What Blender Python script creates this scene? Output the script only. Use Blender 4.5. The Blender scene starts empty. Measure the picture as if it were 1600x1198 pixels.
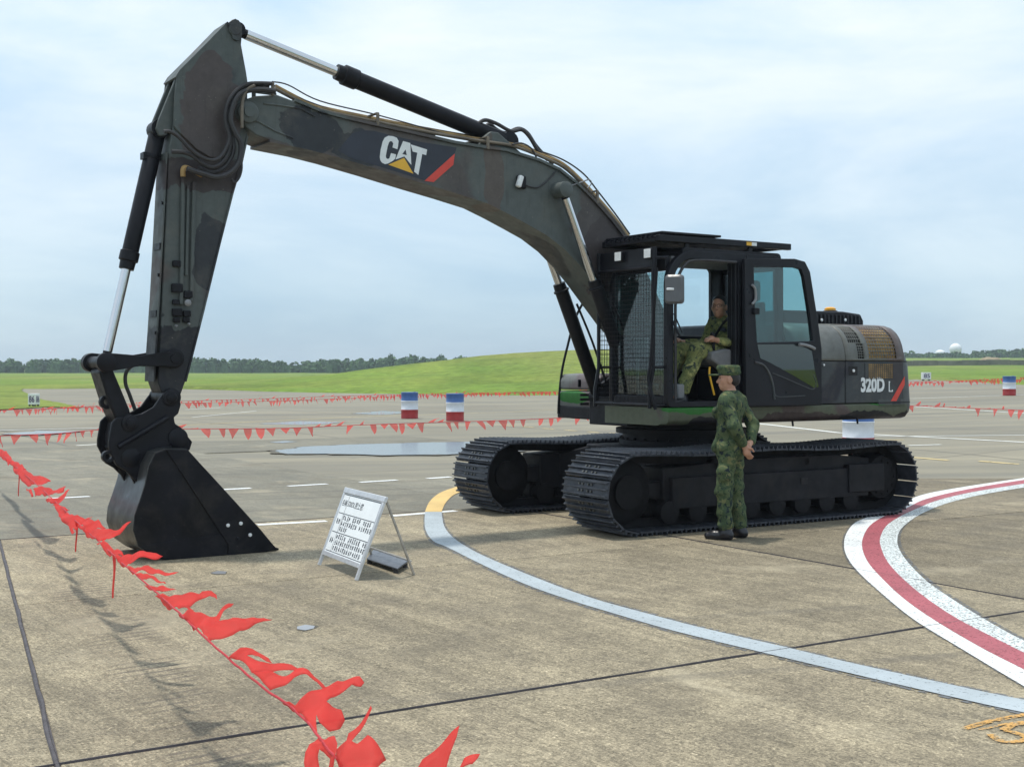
import bpy, bmesh, math, random
import numpy as np
from mathutils import Vector, Matrix, noise as mnoise
R = math.radians
rnd = random.Random(7)
scene = bpy.context.scene
C = scene.collection

# ------------------------------------------------------------------ camera, sky, sun, exposure
F, HZ, H = 1985.0, 575.0, 1.69          # focal length in photo pixels, horizon row, eye height
cam_d = bpy.data.cameras.new('camera'); cam = bpy.data.objects.new('camera', cam_d); C.objects.link(cam)
cam.location = (0, 0, H); cam.rotation_euler = (R(90), 0, 0)
cam_d.sensor_width = 36; cam_d.lens = F / 1600 * 36
cam_d.shift_y = -24 / 1600
cam_d.clip_start = 0.05; cam_d.clip_end = 6000
scene.camera = cam
scene.render.resolution_x, scene.render.resolution_y = 1024, 766
SUN_DIR = Vector((0.20, -0.11, -1)).normalized()      # the way the light travels
sun_d = bpy.data.lights.new('sun', 'SUN'); sun = bpy.data.objects.new('sun', sun_d); C.objects.link(sun)
sun_d.energy = 2.9; sun_d.angle = R(3.6); sun_d.color = (1, 0.95, 0.86)
sun.rotation_euler = SUN_DIR.to_track_quat('-Z', 'Y').to_euler(); sun.location = (0, 0, 60)
world = bpy.data.worlds.new('World'); scene.world = world; world.use_nodes = True
wt = world.node_tree; wn = wt.nodes; wl = wt.links
for n in list(wn): wn.remove(n)
w_out = wn.new('ShaderNodeOutputWorld'); w_bg = wn.new('ShaderNodeBackground')
sky = wn.new('ShaderNodeTexSky'); sky.sky_type = 'NISHITA'; sky.sun_disc = False
sky.sun_elevation = math.asin(-SUN_DIR.z)
sky.sun_rotation = math.atan2(-SUN_DIR.x, -SUN_DIR.y)
sky.air_density = 1.0; sky.dust_density = 0.4; sky.ozone_density = 1.5
tc = wn.new('ShaderNodeTexCoord')
mp = wn.new('ShaderNodeMapping'); mp.inputs['Scale'].default_value = (1.0, 1.0, 3.6)
wl.new(tc.outputs['Generated'], mp.inputs['Vector'])
nz = wn.new('ShaderNodeTexNoise'); nz.inputs['Scale'].default_value = 2.3; nz.inputs['Detail'].default_value = 9
nz.inputs['Roughness'].default_value = 0.56; nz.inputs['Distortion'].default_value = 0.35
wl.new(mp.outputs['Vector'], nz.inputs['Vector'])
cr = wn.new('ShaderNodeValToRGB'); cr.color_ramp.elements[0].position = 0.38; cr.color_ramp.elements[1].position = 0.62
cr.color_ramp.elements[0].color = (0.0, 0.0, 0.0, 1); cr.color_ramp.elements[1].color = (1, 1, 1, 1)
wl.new(nz.outputs['Fac'], cr.inputs['Fac'])
# thin bright cloud overhead, blue-grey haze low down, in the sky texture's own units
sepw = wn.new('ShaderNodeSeparateXYZ'); wl.new(tc.outputs['Generated'], sepw.inputs[0])
def elev(lo, hi, top):
    c_ = wn.new('ShaderNodeValToRGB'); c_.color_ramp.elements[0].position = 0.0; c_.color_ramp.elements[1].position = top
    c_.color_ramp.elements[0].color = (*lo, 1); c_.color_ramp.elements[1].color = (*hi, 1); wl.new(sepw.outputs['Z'], c_.inputs['Fac']); return c_
thin = elev((.30, .45, .60), (.58, .75, .89), .25); thick = elev((.47, .62, .73), (.88, .94, .98), .25)
veil = wn.new('ShaderNodeMix'); veil.data_type = 'RGBA'; wl.new(cr.outputs['Color'], veil.inputs['Factor']); wl.new(thin.outputs['Color'], veil.inputs['A']); wl.new(thick.outputs['Color'], veil.inputs['B'])
sc10 = wn.new('ShaderNodeVectorMath'); sc10.operation = 'SCALE'; sc10.inputs['Scale'].default_value = 9.2
wl.new(veil.outputs['Result'], sc10.inputs[0])
mixc = wn.new('ShaderNodeMix'); mixc.data_type = 'RGBA'; mixc.inputs['Factor'].default_value = .80
wl.new(sky.outputs['Color'], mixc.inputs['A']); wl.new(sc10.outputs[0], mixc.inputs['B'])
wl.new(mixc.outputs['Result'], w_bg.inputs['Color']); w_bg.inputs['Strength'].default_value = 0.125
wl.new(w_bg.outputs['Background'], w_out.inputs['Surface'])
vs = scene.view_settings
vs.view_transform = 'Standard'; vs.look = 'None'; vs.exposure = 0.12; vs.gamma = 1.0; vs.use_curve_mapping = False

# ------------------------------------------------------------------ measuring helpers (a photo point to a place on a known plane)
SX, SY, YAW, TYAW = 2.007, 14.985, 33.0, 31.0          # swing centre of the machine, heading of house and of tracks
def axes(yaw):
    a = R(yaw); return (-math.cos(a), -math.sin(a)), (math.sin(a), -math.cos(a))
def U(px, py, Y, yaw=YAW):
    """photo point -> (forward, Y, up) in the machine's frame on the upright plane Y metres left of its centre line"""
    f, l = axes(yaw); dx, dz = (px - 800) / F, (HZ - py) / F
    t = (Y + SX * l[0] + SY * l[1]) / (dx * l[0] + l[1])
    wx, wy, wz = t * dx, t, H + t * dz
    return Vector(((wx - SX) * f[0] + (wy - SY) * f[1], Y, wz))
def UX(pts, Y): return [(U(x, y, Y).x, U(x, y, Y).z) for x, y in pts]
def sstep(t): t = max(0, min(1, t)); return t * t * (3 - 2 * t)
def hz(x, y):
    """the far pavement climbs gently to the right"""
    return 0.0195 * max(0, min(60, x)) * sstep((y - 19.5) / 5)
def G(px, py, z=0.0):
    """photo point -> point on the pavement (z above it)"""
    zz = z; t = 10
    for _ in range(12):
        d = (HZ - py) / F
        t = (zz - H) / d if abs(d) > 1e-6 else 1e4
        if t < 0 or t > 900: t = 900
        zz = hz((px - 800) / F * t, t) + z
    return Vector(((px - 800) / F * t, t, zz))

# ------------------------------------------------------------------ mesh helpers
class MB:
    def __init__(s): s.v = []; s.f = []; s.m = []
    def add(s, vs_, fs, mi=0):
        o = len(s.v); s.v += [tuple(v) for v in vs_]
        for f in fs: s.f.append(tuple(i + o for i in f)); s.m.append(mi)
        return s
    def box(s, a, b, mi=0, M=None):
        x0, y0, z0 = a; x1, y1, z1 = b
        vv = [Vector(p) for p in ((x0,y0,z0),(x1,y0,z0),(x1,y1,z0),(x0,y1,z0),(x0,y0,z1),(x1,y0,z1),(x1,y1,z1),(x0,y1,z1))]
        if M: vv = [M @ v for v in vv]
        return s.add(vv, [(0,3,2,1),(4,5,6,7),(0,1,5,4),(1,2,6,5),(2,3,7,6),(3,0,4,7)], mi)
    def prism(s, pts, y0, y1, mi=0):
        """outline of (x, z) extruded from y0 to y1"""
        n = len(pts)
        vv = [(x, y0, z) for x, z in pts] + [(x, y1, z) for x, z in pts]
        fs = [tuple(range(n)), tuple(range(2*n-1, n-1, -1))] + [(i, i+n, (i+1)%n+n, (i+1)%n) for i in range(n)]
        return s.add(vv, fs, mi)
    def vprism(s, pts, z0, z1, mi=0):
        n = len(pts)
        vv = [(p[0], p[1], z0) for p in pts] + [(p[0], p[1], z1) for p in pts]
        fs = [tuple(range(n-1,-1,-1)), tuple(range(n, 2*n))] + [(i, (i+1)%n, (i+1)%n+n, i+n) for i in range(n)]
        return s.add(vv, fs, mi)
    def ring(s, outer, inner, y0, y1, mi=0):
        n = len(outer)
        vv = [(x,y0,z) for x,z in outer]+[(x,y0,z) for x,z in inner]+[(x,y1,z) for x,z in outer]+[(x,y1,z) for x,z in inner]
        fs = []
        for i in range(n):
            j = (i+1) % n
            fs += [(i,j,n+j,n+i), (2*n+i,3*n+i,3*n+j,2*n+j), (i,2*n+i,2*n+j,j), (n+i,n+j,3*n+j,3*n+i)]
        return s.add(vv, fs, mi)
    def tube(s, path, r, n=8, mi=0, cap=True):
        path = [Vector(p) for p in path]; m = len(path); rings = []
        rr = r if isinstance(r, (list, tuple)) else [r]*m
        up = None
        for i, p in enumerate(path):
            d = (path[min(i+1, m-1)] - path[max(i-1, 0)]).normalized()
            if up is None:
                up = Vector((0,0,1)) if abs(d.z) < .9 else Vector((1,0,0))
            a = d.cross(up); a = a.normalized() if a.length > 1e-6 else Vector((1,0,0)); b = a.cross(d).normalized(); up = b
            rings.append([p + (a*math.cos(2*math.pi*k/n) + b*math.sin(2*math.pi*k/n))*rr[i] for k in range(n)])
        vv = [q for g in rings for q in g]; fs = []
        for i in range(m-1):
            for k in range(n):
                fs.append((i*n+k, i*n+(k+1)%n, (i+1)*n+(k+1)%n, (i+1)*n+k))
        if cap: fs += [tuple(range(n-1,-1,-1)), tuple(range((m-1)*n, m*n))]
        return s.add(vv, fs, mi)
    def lathe(s, prof, c=(0,0,0), axis='Z', n=24, mi=0, mis=None):
        """profile of (radius, height)"""
        vv = []; fs = []; ms = []
        for r, h in prof:
            for k in range(n):
                a = 2*math.pi*k/n; x, y = r*math.cos(a), r*math.sin(a)
                p = (x, y, h) if axis == 'Z' else ((x, h, y) if axis == 'Y' else (h, x, y))
                vv.append((p[0]+c[0], p[1]+c[1], p[2]+c[2]))
        o = len(s.v); s.v += vv
        for i in range(len(prof)-1):
            for k in range(n):
                s.f.append(tuple(o+q for q in (i*n+k, i*n+(k+1)%n, (i+1)*n+(k+1)%n, (i+1)*n+k))); s.m.append(mis[i] if mis else mi)
        s.f.append(tuple(o+q for q in range(n-1,-1,-1))); s.m.append(mis[0] if mis else mi)
        s.f.append(tuple(o+q for q in range((len(prof)-1)*n, len(prof)*n))); s.m.append(mis[-1] if mis else mi)
        return s
    def mesh(s, name, mats, smooth=38, recalc=True):
        me = bpy.data.meshes.new(name); me.from_pydata(s.v, [], s.f)
        for m in (mats if isinstance(mats, (list, tuple)) else [mats]): me.materials.append(m)
        me.polygons.foreach_set('material_index', s.m)
        if recalc:
            bm = bmesh.new(); bm.from_mesh(me); bmesh.ops.recalc_face_normals(bm, faces=bm.faces); bm.to_mesh(me); bm.free()
        if smooth:
            me.polygons.foreach_set('use_smooth', [True]*len(me.polygons)); me.set_sharp_from_angle(angle=R(smooth))
        me.update(); return me
    def build(s, name, mats, parent=None, bevel=0, smooth=38, seg=2, solid=0, recalc=True):
        return link(name, s.mesh(name, mats, smooth, recalc), parent, bevel, seg, solid)
def link(name, me, parent=None, bevel=0, seg=2, solid=0):
    o = bpy.data.objects.new(name, me); C.objects.link(o); o.parent = parent
    if solid:
        m = o.modifiers.new('thick', 'SOLIDIFY'); m.thickness = solid; m.offset = -1
    if bevel:
        m = o.modifiers.new('bevel', 'BEVEL'); m.width = bevel; m.segments = seg; m.limit_method = 'ANGLE'; m.angle_limit = R(35)
    return o
def empty(name, loc, rz=0):
    o = bpy.data.objects.new(name, None); C.objects.link(o); o.location = loc; o.rotation_euler = (0,0,rz); return o
def tag(o, label=None, cat=None, group=None, kind=None):
    if label: o['label'] = label
    if cat: o['category'] = cat
    if group: o['group'] = group
    if kind: o['kind'] = kind
    return o
def copy_tree(o, parent=None):
    c = o.copy(); C.objects.link(c); c.parent = parent
    for ch in list(o.children): copy_tree(ch, c)
    return c
def arc(cx, cz, r, a0, a1, n):
    return [(cx + r*math.cos(R(a0+(a1-a0)*i/n)), cz + r*math.sin(R(a0+(a1-a0)*i/n))) for i in range(n+1)]
def smooth_path(pts, n=6):
    """Catmull-Rom through 3D points"""
    P = [Vector(p) for p in pts]; out = []
    for i in range(len(P)-1):
        a, b, c, d = P[max(i-1,0)], P[i], P[i+1], P[min(i+2, len(P)-1)]
        for k in range(n):
            t = k/n
            out.append(.5*((2*b)+(c-a)*t+(2*a-5*b+4*c-d)*t*t+(3*b-a-3*c+d)*t**3))
    out.append(P[-1]); return out
def rrect(x0, z0, x1, z1, r, n=4):
    """rounded rectangle outline; r may be four radii from lower left, counter-clockwise"""
    rs = r if isinstance(r, (list, tuple)) else [r]*4
    o = []
    for (cx, cz, a, rr) in ((x0+rs[0], z0+rs[0], 180, rs[0]), (x1-rs[1], z0+rs[1], 270, rs[1]), (x1-rs[2], z1-rs[2], 0, rs[2]), (x0+rs[3], z1-rs[3], 90, rs[3])):
        o += arc(cx, cz, rr, a, a+90, n)
    return o
def text_mesh(body, size, name, mat, offset=0.0, xs=1.0, extrude=0.001, cjk=False):
    cu = bpy.data.curves.new(name, 'FONT'); cu.body = body; cu.size = size; cu.extrude = extrude; cu.offset = offset; cu.resolution_u = 3
    o = bpy.data.objects.new(name, cu); C.objects.link(o)
    me = bpy.data.meshes.new_from_object(o.evaluated_get(bpy.context.evaluated_depsgraph_get()))
    bpy.data.objects.remove(o)
    me.materials.clear(); me.materials.append(mat)
    for v in me.vertices: v.co.x *= xs
    return me

# ------------------------------------------------------------------ materials
class NT:
    def __init__(s, name):
        s.mat = bpy.data.materials.new(name); s.mat.use_nodes = True; s.t = s.mat.node_tree
        s.b = s.t.nodes['Principled BSDF']; s.out = s.t.nodes['Material Output']
    def n(s, kind, **kw):
        x = s.t.nodes.new('ShaderNode'+kind)
        for k, v in kw.items():
            if k in x.inputs: x.inputs[k].default_value = v
            else: setattr(x, k, v)
        return x
    def l(s, a, b): s.t.links.new(a, b)
    def pos(s, obj=True, scale=(1,1,1), rot=(0,0,0), loc=(0,0,0)):
        if obj: src = s.n('TexCoord').outputs['Object']
        else: src = s.n('NewGeometry').outputs['Position']
        if any(rot):           # turn first, then stretch
            r = s.n('Mapping'); r.inputs['Rotation'].default_value = rot; s.l(src, r.inputs['Vector']); src = r.outputs['Vector']
        m = s.n('Mapping'); m.inputs['Scale'].default_value = scale; m.inputs['Location'].default_value = loc
        s.l(src, m.inputs['Vector']); return m.outputs['Vector']
    def noise(s, vec, scale, detail=4, rough=.55, dist=0):
        x = s.n('TexNoise', Scale=scale, Detail=detail, Roughness=rough, Distortion=dist); s.l(vec, x.inputs['Vector']); return x.outputs['Fac']
    def ramp(s, fac, stops, const=False):
        x = s.n('ValToRGB'); e = x.color_ramp.elements
        if const: x.color_ramp.interpolation = 'CONSTANT'
        while len(e) < len(stops): e.new(.5)
        for i, (p, c) in enumerate(stops):
            e[i].position = p; e[i].color = (*c, 1) if not isinstance(c, (int, float)) else (c, c, c, 1)
        s.l(fac, x.inputs['Fac']); return x.outputs['Color']
    def mix(s, fac, a, b, mode='MIX'):
        x = s.n('Mix', data_type='RGBA', blend_type=mode)
        for v, k in ((fac, 'Factor'), (a, 'A'), (b, 'B')):
            if isinstance(v, (int, float)): x.inputs[k].default_value = v if k == 'Factor' else (v, v, v, 1)
            elif isinstance(v, tuple): x.inputs[k].default_value = (*v, 1) if len(v) == 3 else v
            else: s.l(v, x.inputs[k])
        return x.outputs['Result']
    def math(s, op, a, b=None, c=None):
        x = s.n('Math', operation=op)
        for i, v in enumerate((a, b, c)):
            if v is None: continue
            if isinstance(v, (int, float)): x.inputs[i].default_value = v
            else: s.l(v, x.inputs[i])
        return x.outputs[0]
    def bump(s, fac, strength=.3, dist=.01):
        x = s.n('Bump', Strength=strength, Distance=dist); s.l(fac, x.inputs['Height']); s.l(x.outputs['Normal'], s.b.inputs['Normal'])
    def set(s, **kw):
        for k, v in kw.items():
            k = k.replace('_', ' ')
            if isinstance(v, (int, float)): s.b.inputs[k].default_value = v
            elif isinstance(v, tuple): s.b.inputs[k].default_value = (*v, 1)
            else: s.l(v, s.b.inputs[k])
        return s
def plain(name, col, rough=.5, metal=0, var=.25, scale=6, spec=.5, bump=0, dust=0):
    t = NT(name); v = t.pos()
    f = t.noise(v, scale, 5)
    lo = tuple(c*(1-var) for c in col); hi = tuple(c*(1+var) for c in col)
    c = t.ramp(f, [(.3, lo), (.7, hi)])
    if dust:       # dried mud and scuffs in ragged patches and fine scratches
        k = t.math('MULTIPLY', t.ramp(t.noise(v, 2.6, 8, .72, .5), [(.48, 0.0), (.72, 1.0)]), dust)
        c = t.mix(k, c, (.13,.115,.09))
        k2 = t.math('MULTIPLY', t.ramp(t.noise(t.pos(scale=(1.5, 22, 22), rot=(.2,.5,.3)), 3, 4, .7), [(.64, 0.0), (.72, 1.0)]), dust*.8)
        c = t.mix(k2, c, (.16,.15,.14))
    t.set(Base_Color=c, Metallic=metal)
    t.set(Roughness=t.ramp(t.noise(v, scale*3.1, 4), [(.3, max(0,rough-.1)), (.7, min(1,rough+.1))]))
    t.b.inputs['Specular IOR Level'].default_value = spec
    if bump: t.bump(t.noise(v, scale*8, 3), bump, .003)
    return t.mat
def camo(name, scale=1.1, blobs=(), base=(.062,.072,.066), dark=(.016,.017,.022), brown=(.062,.046,.043), rough=.48, seed=0, t0=.42, t1=.60):
    t = NT(name); v = t.pos(loc=(seed*3.7, seed*1.3, seed*2.1))
    f1 = t.noise(v, scale, 2, .5, .6); v2 = t.pos(loc=(seed*1.7+9, 4, 7)); f2 = t.noise(v2, scale*.9, 2, .5, .6)
    c = t.mix(t.ramp(f2, [(t1, 0.0), (t1+.04, 1.0)]), base, brown)
    c = t.mix(t.ramp(f1, [(t0, 1.0), (t0+.03, 0.0)]), c, dark)
    for (cx, cy, cz, rx, ry, rz, col) in blobs:
        m = t.n('Mapping', vector_type='POINT'); src = t.n('TexCoord').outputs['Object']; t.l(src, m.inputs['Vector'])
        m.inputs['Location'].default_value = (-cx/rx, -cy/ry, -cz/rz); m.inputs['Scale'].default_value = (1/rx, 1/ry, 1/rz)
        ln = t.n('VectorMath', operation='LENGTH'); t.l(m.outputs['Vector'], ln.inputs[0])
        d = t.math('ADD', ln.outputs['Value'], t.math('MULTIPLY', t.noise(v, 2.4, 3, .6, .5), 1.5)); d = t.math('SUBTRACT', d, .74)
        c = t.mix(t.ramp(d, [(.0, 1.0), (.96, 1.0), (1.0, 0.0)]), c, col)
    g = t.noise(v, 14, 6, .65)
    c = t.mix(.30, c, t.ramp(g, [(.3, .6), (.75, 1.5)]), 'MULTIPLY')
    # dried dust in ragged patches, drip streaks and small chips
    c = t.mix(t.math('MULTIPLY', t.ramp(t.noise(v, 3.1, 9, .72, .4), [(.50, 0.0), (.74, 1.0)]), .30), c, (.17,.155,.125))
    c = t.mix(t.math('MULTIPLY', t.ramp(t.noise(t.pos(scale=(16, 16, 1.1)), 1.4, 5, .7), [(.56, 0.0), (.72, 1.0)]), .32), c, (.028,.024,.022))
    c = t.mix(t.ramp(t.noise(v, 48, 2, .5), [(.735, 0.0), (.76, .7)]), c, (.22,.20,.17))
    t.set(Base_Color=c, Roughness=t.ramp(t.noise(v, 9, 5), [(.3, rough-.08), (.7, rough+.14)])); t.b.inputs['Specular IOR Level'].default_value = .32
    t.bump(t.noise(v, 30, 3), .08, .004)
    return t.mat
def glass(name, tint, gloss=.10, rough=.02):
    t = NT(name); t.t.nodes.remove(t.b)
    tr = t.n('BsdfTransparent'); tr.inputs['Color'].default_value = (*tint, 1)
    gl = t.n('BsdfGlossy', Roughness=rough); fr = t.n('LayerWeight', Blend=.5); mx = t.n('MixShader')
    f = t.math('ADD', t.math('MULTIPLY', t.math('POWER', fr.outputs['Facing'], 4), .8), gloss)
    t.l(f, mx.inputs[0]); t.l(tr.outputs[0], mx.inputs[1]); t.l(gl.outputs[0], mx.inputs[2]); t.l(mx.outputs[0], t.out.inputs['Surface'])
    return t.mat

# ================================================================== THE SETTING
AD = R(31.8); AX = Vector((math.cos(AD), math.sin(AD))); BX = Vector((-math.sin(AD), math.cos(AD)))
def ab(a, b): return AX*a + BX*b
# a broken band of dark bars on the slabs runs along this line
TP0, TP1 = G(75, 850), G(330, 1160)

def slab_material(name, c_lo, c_hi, speck, streak, dark_bars):
    t = NT(name); v = t.pos(False)
    big = t.noise(v, .35, 5, .6); mid = t.noise(v, 2.2, 6, .62); fine = t.noise(v, 75, 3, .75)
    c = t.mix(t.ramp(t.math('ADD', t.math('MULTIPLY', big, .6), t.math('MULTIPLY', mid, .4)), [(.36, 0.0), (.62, 1.0)]), c_lo, c_hi)
    vs_ = t.pos(False, (1.2, 14, 1), (0, 0, -(AD + R(-88))))
    st = t.noise(vs_, 5, 4, .7)
    c = t.mix(streak, c, t.ramp(st, [(.30, .45), (.62, 1.15)]), 'MULTIPLY')
    st2 = t.noise(t.pos(False, (.35, 3.2, 1), (0, 0, -(AD + R(-86))), (4, 2, 0)), 1.6, 6, .68, .3)
    c = t.mix(streak*.9, c, t.ramp(st2, [(.32, .62), (.5, 1.0), (.68, 1.42)]), 'MULTIPLY')
    c = t.mix(speck, c, t.ramp(fine, [(.32, .15), (.46, .90), (.58, 1.08), (.67, 2.1)]), 'MULTIPLY')
    vo = t.n('TexVoronoi', Scale=42); t.l(v, vo.inputs['Vector'])
    c = t.mix(speck*.8, c, t.ramp(vo.outputs['Color'], [(.1, .62), (.9, 1.35)]), 'MULTIPLY')
    # oil and damp stains with their own ragged outlines
    stn = t.noise(v, .9, 7, .7, .8)
    c = t.mix(t.ramp(stn, [(.53, 0.0), (.70, .72)]), c, (.135, .115, .082))
    lt = t.noise(t.pos(False, loc=(7, 3, 0)), .7, 7, .68, .6)
    c = t.mix(t.ramp(lt, [(.56, 0.0), (.72, .55)]), c, (.44, .385, .275))
    oi = t.n('ObjectInfo'); c = t.mix(.8, c, t.ramp(oi.outputs['Random'], [(0, .80), (1, 1.14)]), 'MULTIPLY')
    # long faint tyre scuffs
    tr_ = t.noise(t.pos(False, (.06, 2.6, 1), (0, 0, -R(17)), (1, 5, 0)), 1.3, 3, .5, .15)
    c = t.mix(t.ramp(tr_, [(.60, 0.0), (.68, .34)]), c, (.10,.09,.075))
    if dark_bars:
        d = (TP1 - TP0); ang = math.atan2(d.y, d.x)
        m = t.n('Mapping', vector_type='TEXTURE'); src = t.n('NewGeometry').outputs['Position']; t.l(src, m.inputs['Vector'])
        m.inputs['Location'].default_value = (TP0.x, TP0.y, 0); m.inputs['Rotation'].default_value = (0, 0, ang)
        sp = t.n('SeparateXYZ'); t.l(m.outputs['Vector'], sp.inputs[0])
        band = t.ramp(t.math('ABSOLUTE', sp.outputs['Y']), [(.16, 1.0), (.27, 0.0)])
        bars = t.math('SINE', t.math('ADD', t.math('MULTIPLY', sp.outputs['X'], 62), t.math('MULTIPLY', sp.outputs['Y'], 14)))
        bars = t.ramp(bars, [(.35, 0.0), (.9, 1.0)])
        k = t.math('MULTIPLY', t.math('MULTIPLY', band, bars), t.ramp(t.noise(v, 1.6, 4), [(.42, 0.0), (.62, .75)]))
        c = t.mix(k, c, (.09, .078, .066))
    t.set(Base_Color=c, Roughness=t.ramp(mid, [(.3, .72), (.7, .92)])); t.b.inputs['Specular IOR Level'].default_value = .35
    t.bump(t.math('ADD', t.math('MULTIPLY', fine, .6), t.math('MULTIPLY', st, .8)), .45, .006)
    return t.mat
m_slab = slab_material('concrete_beige', (.19,.160,.110), (.345,.295,.202), .9, .6, True)
m_slab_d = slab_material('concrete_beige_worn', (.148,.124,.085), (.268,.228,.156), .9, .65, False)
m_slab_g = slab_material('concrete_grey', (.155,.148,.118), (.24,.225,.175), .45, .3, False)
def taxi_material():
    t = NT('taxiway_concrete'); v = t.pos(False)
    vs_ = t.pos(False, (.10, 1.3, 1), (0, 0, -R(8)))
    f = t.noise(vs_, .5, 7, .62, .4); g = t.noise(v, .16, 5, .6)
    c = t.mix(t.ramp(f, [(.33, 0.0), (.66, 1.0)]), (.145,.135,.103), (.275,.25,.187))
    c = t.mix(.55, c, t.ramp(g, [(.3, .72), (.7, 1.2)]), 'MULTIPLY')
    # slab joints too far off to build one by one
    for ax, sp_ in (((1,0,0), 6.4), ((0,1,0), 3.8)):
        w = t.n('SeparateXYZ'); t.l(t.pos(False, rot=(0,0,-AD)), w.inputs[0])
        x = w.outputs['X' if ax[0] else 'Y']
        fr = t.math('ABSOLUTE', t.math('SUBTRACT', t.math('FRACT', t.math('DIVIDE', x, sp_)), .5))
        c = t.mix(t.ramp(fr, [(.488, 0.0), (.497, .55)]), c, (.07,.065,.055))
    t.set(Base_Color=c, Roughness=t.ramp(f, [(.3, .55), (.7, .9)])); t.b.inputs['Specular IOR Level'].default_value = .35
    t.bump(t.noise(v, 20, 3), .2, .01)
    return t.mat
m_taxi = taxi_material()
m_seal = plain('bitumen_sealant', (.058,.050,.055), .6, var=.3, scale=9)
def paint(name, col, wear=.5, sc=9, var=.12):
    """road paint, worn through to the concrete in flakes"""
    t = NT(name); v = t.pos(False); f = t.noise(v, sc, 8, .72)
    g = t.noise(v, 2.0, 4)
    t.set(Base_Color=t.ramp(g, [(.3, tuple(c*(1-var) for c in col)), (.7, tuple(min(1, c*(1+var)) for c in col))]), Roughness=.62)
    tr = t.n('BsdfTransparent'); mx = t.n('MixShader')
    t.l(t.ramp(f, [(wear-.05, 0.0), (wear+.05, 1.0)]), mx.inputs[0]); t.l(tr.outputs[0], mx.inputs[1]); t.l(t.b.outputs[0], mx.inputs[2]); t.l(mx.outputs[0], t.out.inputs['Surface'])
    return t.mat
p_grey = paint('paint_grey_blue', (.37,.42,.45), .375, 40); p_white = paint('paint_white', (.72,.74,.74), .40, 48); p_whiteworn = paint('paint_white_worn', (.66,.71,.71), .455, 52)
p_red = paint('paint_red', (.36,.085,.105), .40, 48); p_yellow = paint('paint_yellow', (.62,.42,.14), .31); p_orange = paint('paint_orange', (.58,.32,.08), .475, 40)
p_far = paint('paint_white_old', (.66,.67,.63), .36, 4); p_yfar = paint('paint_yellow_old', (.55,.43,.20), .40, 4)
p_border = paint('paint_dark_border', (.13,.135,.14), .50, 20)

# ---- concrete slabs: a sealed base sheet with every slab a part of its own
apron = MB()
xs = [-60, -20, 0, 5, 10, 20, 40, 90]; ysr = [-14, 0, 8, 14, 17, 19.5]
vv = [(x, y, hz(x, y) - .0045) for y in ysr for x in xs]; n = len(xs)
apron.add(vv, [(j*n+i, j*n+i+1, (j+1)*n+i+1, (j+1)*n+i) for j in range(len(ysr)-1) for i in range(n-1)])
apron = tag(apron.build('apron', m_seal, smooth=0, recalc=False), kind='structure')
LJ0, LJ1 = G(0, 847).xy, G(90, 1195).xy
ljd = (LJ1 - LJ0).normalized(); ljn = Vector((-ljd.y, ljd.x))
def clip(poly, p, nrm):
    out = []
    for i in range(len(poly)):
        a, b = poly[i], poly[(i+1) % len(poly)]; da, db = (a-p).dot(nrm), (b-p).dot(nrm)
        if da >= 0: out.append(a)
        if da*db < 0: out.append(a + (b-a)*(da/(da-db)))
    return out
b_edges = [-9.6, -5.8, -2.0, 1.83, 5.63, 9.55, 13.29, 17.1, 20.9, 24.7, 28.5]
a_edges = [8.08+6.4*k for k in range(-7, 7)]
for bi in range(len(b_edges)-1):
    b0, b1 = b_edges[bi], b_edges[bi+1]; near = b1 < 13.5
    for ai in range(len(a_edges)-1):
        a0, a1 = a_edges[ai], a_edges[ai+1]
        if near and abs(a0-1.68) < .1: continue
        if near and abs(a1-1.68) < .1: a1 = a_edges[ai+2]
        j = .009
        poly = [ab(a0+j, b0+j), ab(a1-j, b0+j), ab(a1-j, b1-j), ab(a0+j, b1-j)]
        polys = [poly]
        if near: polys = [clip(poly, LJ0 + ljn*.012, ljn), clip(poly, LJ0 - ljn*.012, -ljn)]
        for pg in polys:
            if len(pg) < 3: continue
            cy = sum(p.y for p in pg)/len(pg); cx = sum(p.x for p in pg)/len(pg)
            if cy < 1 or abs(cx) > 12 + cy*.8 or cy > 34: continue
            if max(p.y for p in pg) > 19.5 and max(p.x for p in pg) > .3: pg = clip(pg, Vector((0, 19.5)), Vector((0, -1)))
            if len(pg) < 3: continue
            dz = rnd.uniform(-.0015, .0015)
            k = len(pg); top = [(p.x, p.y, hz(p.x, p.y) + dz) for p in pg]; bot = [(p.x, p.y, hz(p.x, p.y) - .12) for p in pg]
            mb = MB(); mb.add(top + bot, [tuple(range(k))] + [(i, (i+1) % k, (i+1) % k + k, i+k) for i in range(k)])
            m = m_slab_g if not near else (m_slab_d if (a0 > 8 and b0 > 5.4) else m_slab)
            mb.build('slab', m, apron, bevel=.004, seg=1, smooth=0)

# ---- taxiway beyond the slabs, climbing gently to the right
tx = MB(); xs = [-260, -160, -100, -60, -30, -15, .25, .31, 8, 15, 25, 40, 60, 90, 130, 200]; ysr = [15, 17, 18.5, 19.5, 20.2, 21, 22, 23, 24, 25, 26, 27, 28, 32, 38, 46, 56, 70, 90, 115, 150, 190]
vv = [(x, y, hz(x, y) - (.02 if (x < .3 and y < 34) else .003)) for y in ysr for x in xs]; n = len(xs)
tx.add(vv, [(j*n+i, j*n+i+1, (j+1)*n+i+1, (j+1)*n+i) for j in range(len(ysr)-1) for i in range(n-1)])
tag(tx.build('taxiway', m_taxi, smooth=0, recalc=False), kind='structure')

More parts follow.
